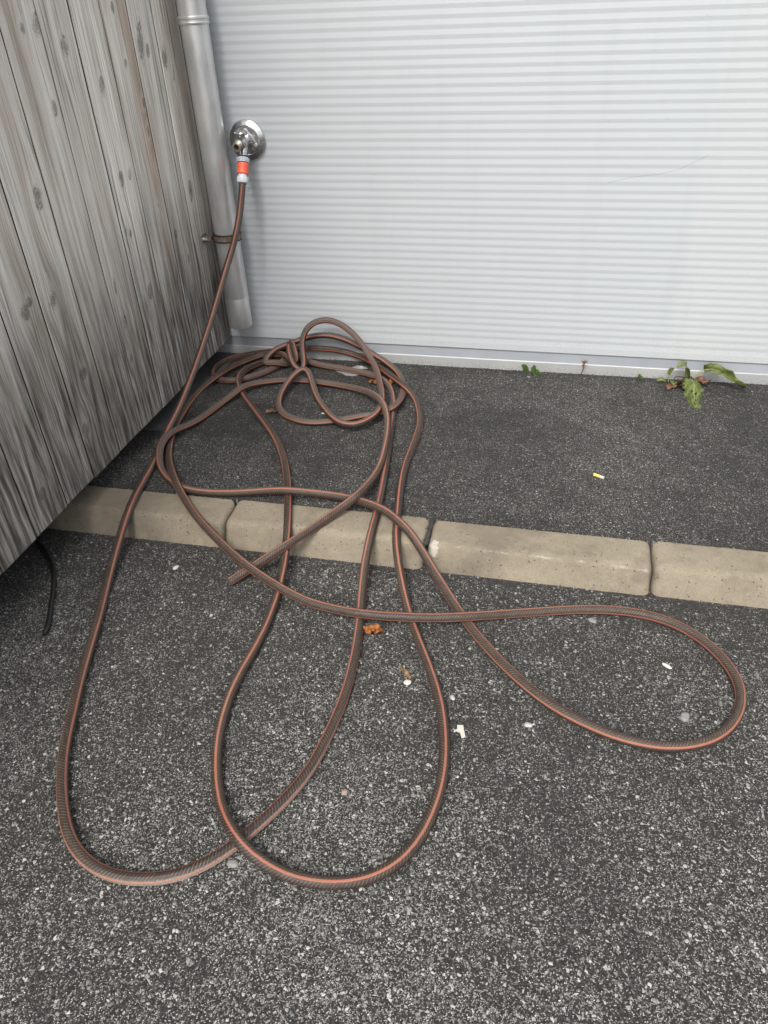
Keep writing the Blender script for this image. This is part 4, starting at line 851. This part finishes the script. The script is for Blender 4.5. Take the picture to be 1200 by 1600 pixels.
def plastic(name, c, rough=0.45):
    n = NT(name)
    k = n.noise(n.obj(), 120, 3, 0.6)
    cc = n.mix(n.maprange(k, 0.4, 0.7, 0, 0.35), c, tuple(x * 0.7 for x in c))
    return n.set(Base_Color=cc, Roughness=rough).m
M_orange = plastic('coupling_orange', (0.72, 0.105, 0.045))
M_cgrey = plastic('coupling_grey', (0.36, 0.38, 0.43))
M_cpale = plastic('coupling_pale', (0.52, 0.55, 0.60))
CP = Vector((0.1547, -0.0600, 0.6521))
def coupling(name, prof, mat, ribs=0, seg=36):
    m = MB()
    m.lathe(CP, SPD, prof, seg)
    if ribs:
        a = SPD
        s = a.orthogonal().normalized()
        t = a.cross(s)
        c = CP
        for i, v in enumerate(m.v):
            w = Vector(v) - c
            ax = a * w.dot(a)
            rad = w - ax
            an = math.atan2(rad.dot(t), rad.dot(s))
            k = 1 + 0.022 * (1 if math.sin(an * ribs) > 0 else -1) if rad.length > 0.0145 else 1
            m.v[i] = tuple(c + ax + rad * k)
    return m.build(name, mat, hose, smooth=True, angle=35)
coupling('seal_ring', [(-0.001, 0.0150), (0.000, 0.0172), (0.0035, 0.0172), (0.004, 0.015)], M_rubber)
coupling('adaptor_nut', [(0.0040, 0.0150), (0.0042, 0.0178), (0.006, 0.0184), (0.016, 0.0184), (0.0175, 0.0178), (0.018, 0.0130), (0.022, 0.0130)], M_cgrey, 18, 72)
coupling('collar', [(0.0195, 0.0130), (0.0200, 0.0166), (0.023, 0.0172), (0.027, 0.0166), (0.036, 0.0157), (0.045, 0.0164), (0.0485, 0.0170), (0.0500, 0.0160), (0.0503, 0.0120)], M_orange)
coupling('neck', [(0.0500, 0.0125), (0.0505, 0.0132), (0.0570, 0.0132), (0.0572, 0.0120)], M_cpale)
coupling('clamp_nut', [(0.0570, 0.0120), (0.0575, 0.0150), (0.059, 0.0158), (0.069, 0.0155), (0.0735, 0.0145), (0.0755, 0.0115), (0.0755, 0.0100)], M_cpale, 16, 64)

# ------------------------------------------------------------------ black cable creeping from under the boards
mb = MB()
cp = [(-0.30, -0.96, ROAD + .006), (-0.17, -1.02, ROAD + .006), (-0.10, -1.062, ROAD + .006), (-0.030, -1.125, ROAD + .006), (0.017, -1.194, ROAD + .006), (0.053, -1.262, ROAD + .006), (0.078, -1.310, ROAD + .0055), (0.0845, -1.336, ROAD + .0055)]
mb.tube(catmull(cp, 8), lambda t: 0.0055 if t < 0.97 else 0.0042, 12)
tag(mb.build('power_cable', NT('cable_rubber').set(Base_Color=(0.009, 0.009, 0.010), Roughness=0.42).m, smooth=True, angle=60),
    'short black cable end poking out from under the wooden wall', 'cable')

# ------------------------------------------------------------------ weeds and litter
def leafmat(name, a, b, vein, trans=0.25):
    n = NT(name)
    u, v, _ = n.sep(n.uv())
    k = n.noise(n.obj(), 85, 4, 0.6)
    cc = n.mix(n.maprange(k, 0.35, 0.68), a, b)
    mid = n.maprange(n.math('ABSOLUTE', n.math('SUBTRACT', v, 0.5)), 0.05, 0.02)
    sv = n.math('ABSOLUTE', n.math('SUBTRACT', n.math('FRACT', n.math('ADD', n.math('MULTIPLY', u, 7.0), n.math('MULTIPLY', n.math('ABSOLUTE', n.math('SUBTRACT', v, 0.5)), -3.0))), 0.5))
    side = n.math('MULTIPLY', n.maprange(sv, 0.10, 0.03), 0.45)
    vv = n.math('MAXIMUM', mid, side)
    cc = n.mix(n.math('MULTIPLY', vv, 0.6), cc, vein)
    n.set(Base_Color=cc, Roughness=0.5, Normal=n.bump(n.math('SUBTRACT', k, vv), 0.5, 0.0015))
    tr = n.t.nodes.new('ShaderNodeBsdfTranslucent')
    n.put(tr.inputs[0], cc)
    mx = n.t.nodes.new('ShaderNodeMixShader')
    mx.inputs[0].default_value = trans
    n.t.links.new(n.b.outputs[0], mx.inputs[1])
    n.t.links.new(tr.outputs[0], mx.inputs[2])
    n.t.links.new(mx.outputs[0], n.out.inputs[0])
    return n.m
M_leaf = leafmat('weed_green', (0.075, 0.105, 0.024), (0.150, 0.180, 0.052), (0.27, 0.29, 0.13))
M_leafd = leafmat('seedling_green', (0.045, 0.095, 0.018), (0.085, 0.15, 0.03), (0.16, 0.22, 0.07))
M_dry = leafmat('dry_leaf_orange', (0.33, 0.115, 0.018), (0.20, 0.055, 0.012), (0.20, 0.06, 0.02))
M_tan = leafmat('dry_leaf_tan', (0.30, 0.19, 0.09), (0.22, 0.12, 0.05), (0.35, 0.26, 0.14))
M_brown = leafmat('dry_leaf_brown', (0.14, 0.07, 0.035), (0.20, 0.10, 0.05), (0.10, 0.05, 0.03))
M_stem = NT('stem_green').set(Base_Color=(0.26, 0.27, 0.10), Roughness=0.55).m
M_root = NT('dead_root').set(Base_Color=(0.035, 0.016, 0.012), Roughness=0.8).m
M_white = plastic('white_scrap', (0.44, 0.43, 0.385), 0.7)
M_greyp = plastic('grey_scrap', (0.36, 0.37, 0.37), 0.4)

def leaf(name, mat, spine, width, nrm, parent=None, nu=18, nv=8, wave=0.12, curl=0.25, tip=1.0, fold=0.0, holes=(), seed=0, thick=0.0006, ragged=0.08, blunt=0.62):
    """a blade swept along spine points; width profile, wavy rim, cupped section; solid with two faces"""
    sp = catmull(spine, 8)
    n = len(sp)
    m = MB()
    uv = []
    grid = []
    for i in range(nu + 1):
        t = i / nu
        q = t * (n - 1)
        a = min(int(q), n - 2)
        P = sp[a].lerp(sp[a + 1], q - a)
        T = (sp[min(a + 2, n - 1)] - sp[max(a - 1, 0)]).normalized()
        Nn = Vector(nrm)
        B = T.cross(Nn).normalized()
        Nn = B.cross(T)
        w = width * (math.sin(math.pi * min(1.0, (t * 0.93 + 0.05)) ** (0.85 * tip)) ** blunt)
        w *= 1 + ragged * mn.noise((t * 7, seed, 0)) + ragged * 0.8 * mn.noise((t * 19, seed, 3))
        for j in range(nv + 1):
            s = j / nv * 2 - 1
            off = curl * width * 0.5 * (s * s) + fold * width * abs(s)
            off += wave * width * mn.noise((t * 5 + seed, s * 1.6, seed)) * (0.3 + abs(s))
            m.v.append(tuple(P + B * (s * w * 0.5) + Nn * off))
            uv.append((t, j / nv))
    fc = []
    for i in range(nu):
        for j in range(nv):
            ct, cs = (i + 0.5) / nu, (j + 0.5) / nv
            if any(((ct - h[0]) / h[2]) ** 2 + ((cs - h[1]) / (h[2] * 1.6)) ** 2 < 1 for h in holes):
                continue
            fc.append((i * (nv + 1) + j, (i + 1) * (nv + 1) + j, (i + 1) * (nv + 1) + j + 1, i * (nv + 1) + j + 1))
    m.f = fc
    o = m.build(name, mat, parent, smooth=True)
    ul = o.data.uv_layers.new(name='UVMap')
    ul.data.foreach_set('uv', [c for l in o.data.loops for c in uv[l.vertex_index]])
    sd_ = o.modifiers.new('thickness', 'SOLIDIFY')
    sd_.thickness = thick
    return o

weed = empty('weed_plant', (1.522, -0.020, 0.0))
tag(weed, 'large wilting green weed with a torn drooping leaf at the wall foot', 'weed')
RT = (1.520, -0.018, 0.006)
leaf('leaf', M_leaf, [RT, (1.5215, -0.045, 0.026), (1.524, -0.085, 0.024), (1.521, -0.135, 0.012), (1.5225, -0.195, 0.004)], 0.054, (0, 0.2, 1), weed, 44, 22, 0.30, -0.45, 0.8,
     holes=[(0.70, 0.42, 0.03), (0.77, 0.62, 0.028), (0.84, 0.40, 0.036), (0.63, 0.60, 0.02), (0.90, 0.55, 0.03)], seed=3, ragged=0.34, blunt=0.36)
leaf('leaf', M_leaf, [(1.5535, -0.030, 0.0515), (1.575, -0.032, 0.056), (1.605, -0.036, 0.047), (1.640, -0.040, 0.026), (1.673, -0.046, 0.006)], 0.030, (0.15, -0.75, 0.6), weed, 40, 12, 0.36, 0.55, 0.75, fold=0.35, seed=8, ragged=0.32)
mb = MB()
mb.tube(catmull([RT, (1.530, -0.022, 0.022), (1.542, -0.027, 0.040), (1.556, -0.030, 0.0515), (1.575, -0.032, 0.055)], 6), lambda t: 0.0026 * (1 - 0.5 * t), 8)
mb.build('stalk', M_stem, weed, smooth=True)
leaf('leaf', M_leaf, [RT, (1.516, -0.022, 0.030), (1.509, -0.026, 0.052), (1.500, -0.029, 0.063)], 0.017, (-0.5, -0.8, 0.2), weed, 14, 6, 0.15, 0.5, 1.2, fold=0.4, seed=12)
leaf('leaf', M_leaf, [(1.500, -0.029, 0.063), (1.492, -0.032, 0.0685), (1.481, -0.036, 0.066), (1.473, -0.040, 0.058)], 0.019, (-0.1, -0.6, 0.8), weed, 14, 6, 0.1, 0.3, 1.0, seed=15)
mb = MB()
mb.tube(catmull([(1.459, -0.028, 0.001), (1.457, -0.028, 0.016), (1.456, -0.028, 0.030)], 5), 0.0012, 6)
mb.build('stalk', M_stem, weed, smooth=True)
leaf('leaf', M_leaf, [(1.456, -0.028, 0.028), (1.457, -0.029, 0.040), (1.462, -0.031, 0.049), (1.468, -0.034, 0.051)], 0.013, (-0.4, -0.8, 0.3), weed, 12, 6, 0.1, 0.4, 1.0, seed=18)
leaf('leaf', M_leaf, [(1.470, -0.030, 0.004), (1.470, -0.045, 0.014), (1.470, -0.062, 0.008)], 0.024, (0, -0.3, 1), weed, 12, 6, 0.2, 0.3, 1.0, seed=21)
leaf('leaf', M_leaf, [(1.452, -0.020, 0.004), (1.436, -0.024, 0.009), (1.424, -0.027, 0.004)], 0.016, (0, -0.5, 1), weed, 10, 6, 0.2, 0.2, 1.0, seed=22)
rnd = random.Random(5)
for k in range(16):
    mb = MB()
    x = rnd.uniform(1.462, 1.575)
    y = -0.012 - rnd.random() * 0.035
    pts = [(x, y, 0.002)]
    for q in range(5):
        x += rnd.uniform(-0.020, 0.020)
        y = min(-0.006, y + rnd.uniform(-0.014, 0.010))
        pts.append((x, y, max(0.002, 0.004 + rnd.uniform(0, 0.024) * (1 - abs(q - 2) / 3))))
    mb.tube(catmull(pts, 4), lambda t: 0.0023 * (1 - 0.5 * t), 6)
    mb.build('dead_stalk', M_root, weed, smooth=True)
leaf('dead_leaf', M_brown, [(1.545, -0.028, 0.006), (1.552, -0.034, 0.020), (1.562, -0.040, 0.010)], 0.026, (0, -0.6, 1), weed, 12, 6, 0.4, 0.5, 1.0, seed=31)
leaf('dead_leaf', M_brown, [(1.478, -0.050, 0.003), (1.463, -0.066, 0.008), (1.452, -0.080, 0.002)], 0.030, (0, 0, 1), weed, 12, 6, 0.3, 0.2, 1.0, seed=33)
leaf('dead_leaf', M_brown, [(1.49, -0.045, 0.003), (1.502, -0.062, 0.009), (1.508, -0.080, 0.003)], 0.032, (0, 0, 1), weed, 12, 6, 0.3, 0.2, 1.0, seed=35)

def seedling(loc, blades, label):
    s = empty('seedling', loc)
    tag(s, label, 'seedling', 'seedlings along the wall foot')
    for k, (dx, dy, dz, w) in enumerate(blades):
        a = Vector(loc)
        b = a + Vector((dx * 0.45, dy * 0.3, dz * 0.75))
        c = a + Vector((dx, dy, dz))
        leaf('leaf', M_leafd, [a, b, c], w, (dx * 3, -0.9, 0.5), s, 12, 6, 0.08, 0.25, 1.0, seed=k + loc[0] * 9)
    return s
seedling((1.021, -0.014, 0.002), [(-0.020, -0.010, 0.026, 0.018), (-0.008, -0.012, 0.022, 0.014)], 'small round-leaved green seedling, left of the pair at the wall foot')
seedling((1.040, -0.016, 0.002), [(0.009, -0.010, 0.026, 0.018), (0.022, -0.014, 0.010, 0.015), (0.034, -0.018, 0.005, 0.011)], 'green seedling with pointed leaf, right of the pair at the wall foot')
seedling((1.372, -0.012, 0.002), [(-0.006, -0.010, 0.012, 0.016), (0.012, -0.012, 0.006, 0.012)], 'tiny flat green seedling just left of the large weed')

sprig = empty('dry_sprig', (1.196, -0.010, 0.0))
tag(sprig, 'thin dry sprig with brown leaf tips standing against the sill', 'sprig')
mb = MB()
mb.tube(catmull([(1.194, -0.010, 0.0), (1.194, -0.012, 0.014), (1.198, -0.014, 0.028), (1.196, -0.015, 0.040), (1.199, -0.016, 0.047)], 5), 0.0010, 6)
mb.build('stalk', M_root, sprig, smooth=True)
for k, (dx, dz) in enumerate(((-0.009, 0.010), (0.003, 0.013), (0.011, 0.009), (-0.006, -0.008), (-0.004, -0.013))):
    b = Vector((1.198, -0.016, 0.046))
    leaf('leaf', M_tan if k < 3 else M_brown, [b, b + Vector((dx * .5, -0.003, dz * .6)), b + Vector((dx, -0.004, dz))], 0.006, (0, -1, 0.2), sprig, 8, 4, 0.1, 0.3, 1.0, seed=k)

# fallen leaves
def fallen(name, mat, loc, ang, L, w, label, cat, lift=0.009, wave=0.6, curl=0.5, seed=1, ragged=0.2, group=None):
    z = loc[2]
    d = Vector((math.cos(ang), math.sin(ang), 0))
    c = Vector(loc)
    o = leaf(name, mat, [c - d * L / 2 + Vector((0, 0, 0.0035)), c + Vector((0, 0, 0.004 + lift)), c + d * L / 2 + Vector((0, 0, 0.004))], w, (0, 0, 1), None, 16, 8, wave, curl, 1.0, seed=seed, ragged=ragged)
    return tag(o, label, cat, group)
fallen('fallen_leaf', M_dry, (0.778, -1.202, ROAD), 0.12, 0.036, 0.020, 'bright orange dry leaf on the road beside the hose', 'leaf', seed=2)
fallen('fallen_leaf', M_tan, (0.866, -1.306, ROAD), -0.75, 0.030, 0.010, 'curled tan leaf shred touching a white petal on the road', 'leaf', 0.008, seed=4)
fallen('fallen_leaf', M_brown, (0.281, -0.410, 0.0), 0.4, 0.034, 0.014, 'crumpled brown leaf on the pavement inside the hose loop', 'leaf', 0.008, seed=6)
fallen('fallen_leaf', M_dry, (0.540, -0.170, 0.0), -0.2, 0.024, 0.014, 'small orange leaf on the pavement inside the standing hose loop', 'leaf', 0.008, seed=7)
fallen('fallen_leaf', M_dry, (0.602, -0.160, 0.0), 1.0, 0.028, 0.015, 'small orange leaf wedged between two hose strands near the wall', 'leaf', 0.010, seed=9)

def chip(name, outline, loc, rz, thick, mat, label, cat, group=None, dome=0.0):
    """a flat scrap or petal with real thickness and a slightly domed, uneven top"""
    m = MB()
    k = len(outline)
    ca, sa = math.cos(rz), math.sin(rz)
    rings = [(1.0, 0.0), (1.0, thick * 0.7), (0.86, thick), (0.45, thick + dome), ]
    for s, z in rings:
        for i, (x, y) in enumerate(outline):
            X, Y = x * s, y * s
            m.v.append((loc[0] + X * ca - Y * sa, loc[1] + X * sa + Y * ca, loc[2] + 0.0022 + z + (0.0012 * mn.noise((X * 90, Y * 90, loc[0] * 50)))))
    for r in range(len(rings) - 1):
        for i in range(k):
            j = (i + 1) % k
            m.f.append((r * k + i, r * k + j, (r + 1) * k + j, (r + 1) * k + i))
    m.f.append(tuple((len(rings) - 1) * k + i for i in range(k)))
    m.f.append(tuple(range(k))[::-1])
    return tag(m.build(name, mat, smooth=True, angle=50), label, cat, group)
def oval(a, b, n=14, rag=0.0, seed=0):
    return [(a * math.cos(t) * (1 + rag * mn.noise((math.cos(t) * 2, math.sin(t) * 2, seed))), b * math.sin(t) * (1 + rag * mn.noise((math.cos(t) * 2, math.sin(t) * 2, seed + 5)))) for t in [2 * math.pi * i / n for i in range(n)]]
chip('petal', oval(0.0075, 0.0062), (0.8735, -1.3225, ROAD), 0.3, 0.0014, M_white, 'round white petal beside the curled tan leaf', 'petal', dome=0.001)
chip('petal', oval(0.0105, 0.0045, rag=0.3), (1.3665, -1.1888, ROAD), -0.62, 0.0014, M_white, 'long white petal inside the right-hand hose loop', 'petal', dome=0.0015)
chip('petal', oval(0.0085, 0.0055, rag=0.3, seed=4), (0.267, -1.076, ROAD), 1.2, 0.0016, M_white, 'white petal on the road just below the left kerb stone', 'petal', dome=0.002)
chip('petal', oval(0.006, 0.0045, rag=0.2, seed=7), (0.4363, -0.3867, 0.0), 0.2, 0.0014, M_white, 'small white petal on the pavement by the coiled hose', 'petal', dome=0.001)
chip('paper_scrap', [(-0.005, 0.015), (0.006, 0.0155), (0.0075, 0.006), (0.011, -0.010), (0.004, -0.013), (0.001, -0.002), (-0.006, 0.0005), (-0.0115, -0.0015), (-0.010, 0.002), (-0.0045, 0.006)],
     (0.9885, -1.4198, ROAD), 0.1, 0.0012, M_white, 'torn white paper scrap right of the middle hose strand', 'scrap')
n = NT('plastic_film')
n.set(Base_Color=(0.20, 0.205, 0.205), Roughness=0.35, Normal=n.bump(n.noise(n.obj(), 60, 3), 0.6, 0.003))
M_film = n.m
chip('plastic_scrap', [(-0.036, 0.014), (-0.015, 0.008), (0.006, 0.010), (0.030, -0.002), (0.052, -0.012), (0.034, -0.024), (0.006, -0.022), (-0.006, -0.008), (-0.024, 0.000)],
     (0.4285, -0.100, 0.0), 0.05, 0.0012, M_film, 'flat grey plastic scrap lying inside the hose coil', 'scrap')
chip('plastic_scrap', [(-0.024, 0.004), (-0.008, 0.016), (0.006, 0.008), (0.020, 0.012), (0.032, -0.006), (0.008, -0.010), (-0.012, -0.006)],
     (0.466, -0.058, 0.0), 0.05, 0.0014, M_film, 'crumpled grey plastic scrap between hose coil and sill', 'scrap', dome=0.006)

# cigarette end: paper tube, filter and burnt tip
butt = empty('cigarette_butt', (1.2376, -0.616, 0.0))
tag(butt, 'cigarette butt with yellow filter lying alone on the pavement', 'cigarette butt')
bd = Vector((1.0, -0.55, 0)).normalized()
bb = Vector((1.2376, -0.616, 0.0062)) - bd * 0.014
mb = MB()
mb.lathe(bb, bd, [(0, 0.0036), (0.0002, 0.0040), (0.0195, 0.0040)], 16)
mb.build('filter', NT('cork_paper').set(Base_Color=(0.68, 0.45, 0.11), Roughness=0.7).m, butt, smooth=True, angle=40)
mb = MB()
mb.lathe(bb, bd, [(0.0195, 0.0039), (0.0270, 0.0041), (0.0285, 0.0034)], 16)
mb.build('paper', M_white, butt, smooth=True, angle=40)

def stone_mesh(seed, sx, sy, sz):
    bm = bmesh.new()
    bmesh.ops.create_icosphere(bm, subdivisions=2, radius=1)
    for v in bm.verts:
        k = 1 + 0.5 * mn.noise(v.co * 1.1 + Vector((seed, 0, 0))) + 0.1 * mn.noise(v.co * 3 + Vector((0, seed, 0)))
        v.co = Vector((v.co.x * sx * k, v.co.y * sy * k, v.co.z * sz * k))
    me = bpy.data.meshes.new('stone')
    bm.to_mesh(me)
    bm.free()
    return me
def stonemat(name, c):
    n = NT(name)
    k = n.noise(n.obj(), 240, 4, 0.65)
    return n.set(Base_Color=n.mix(n.maprange(k, 0.35, 0.65), tuple(x * 0.65 for x in c), c), Roughness=0.85, Normal=n.bump(k, 0.5, 0.001)).m
M_st1, M_st2, M_st3 = stonemat('stone_grey', (0.22, 0.215, 0.20)), stonemat('stone_pale', (0.42, 0.41, 0.38)), stonemat('stone_pink', (0.34, 0.24, 0.19))
for k, (x, y, s, mt, lab) in enumerate([
        (0.674, -1.732, 0.0095, M_st1, 'flat grey stone under the crossing of the two bottom hose loops'),
        (1.3875, -1.308, 0.0125, M_st1, 'largest grey stone inside the right-hand hose loop'),
        (1.225, -1.083, 0.0100, M_st1, 'flat grey stone just below the upper strand of the right loop'),
        (0.8135, -1.577, 0.0060, M_st3, 'reddish stone in the middle of the bottom hose loop'),
        (0.9646, -1.3417, 0.0065, M_st2, 'whitish stone above the torn paper scrap'),
        (1.1087, -1.3797, 0.0085, M_st2, 'flat whitish stone between paper scrap and right-hand loop'),
        (0.4154, -1.213, 0.0050, M_st2, 'whitish stone on the road left of the hose end'),
        (1.0283, -0.044, 0.0050, M_st2, 'whitish stone on the pavement below the seedling pair')]):
    me = stone_mesh(k * 3.3, s, s * 0.68, s * 0.28)
    me.materials.append(mt)
    me.polygons.foreach_set('use_smooth', [True] * len(me.polygons))
    o = bpy.data.objects.new('stone', me)
    col.objects.link(o)
    zb = 0.0 if y > -0.85 else ROAD
    o.location = (x, y, zb + s * 0.10)
    o.rotation_euler.z = k * 1.3
    tag(o, lab, 'stone', 'loose stones')

# ------------------------------------------------------------------ loose grit: crumbs along the wall foot, the kerb line and on the asphalt
def grit(name, spots, mat, label):
    rnd = random.Random(len(spots))
    m = MB()
    for (x, y, z, s) in spots:
        a = rnd.uniform(0, 6.28)
        vs = []
        for (dx, dy, dz) in ((1, 0, 0), (-1, 0, 0), (0, 1, 0), (0, -1, 0), (0, 0, .8), (0, 0, -.6)):
            q = s * rnd.uniform(0.6, 1.15)
            X, Y = dx * math.cos(a) - dy * math.sin(a), dx * math.sin(a) + dy * math.cos(a)
            vs.append((x + X * q, y + Y * q, z + dz * q))
        m.add(vs, [(0, 2, 4), (2, 1, 4), (1, 3, 4), (3, 0, 4), (2, 0, 5), (1, 2, 5), (3, 1, 5), (0, 3, 5)])
    return tag(m.build(name, mat), label, 'grit', kind='stuff')
rnd = random.Random(11)
sp = []
for _ in range(5200):
    x = rnd.uniform(-0.05, 2.3)
    dens = 0.35 + 0.65 * max(0, mn.noise((x * 6, 0, 0)) + 0.35)
    if rnd.random() > dens:
        continue
    sp.append((x, -0.003 - abs(rnd.gauss(0, 0.012)), 0.0005 + rnd.random() * 0.002, rnd.uniform(0.0012, 0.0034)))
for _ in range(1500):
    x = rnd.uniform(0.0, 2.3)
    sp.append((x, -0.8585 + rnd.gauss(0.004, 0.004), 0.0002, rnd.uniform(0.001, 0.0026)))
for _ in range(240):       # debris in the open kerb joint
    sp.append((0.8466 + rnd.gauss(0, 0.0025), rnd.uniform(-0.955, -0.86), -0.012 + rnd.random() * 0.008, rnd.uniform(0.0015, 0.004)))
for _ in range(1300):      # foot of the kerb
    sp.append((rnd.uniform(0.0, 2.0), -0.986 - abs(rnd.gauss(0, 0.006)), ROAD + 0.001, rnd.uniform(0.001, 0.003)))
grit('dark_grit', sp, stonemat('grit_dark', (0.05, 0.048, 0.045)), 'dark crumbs gathered along the wall foot and kerb')
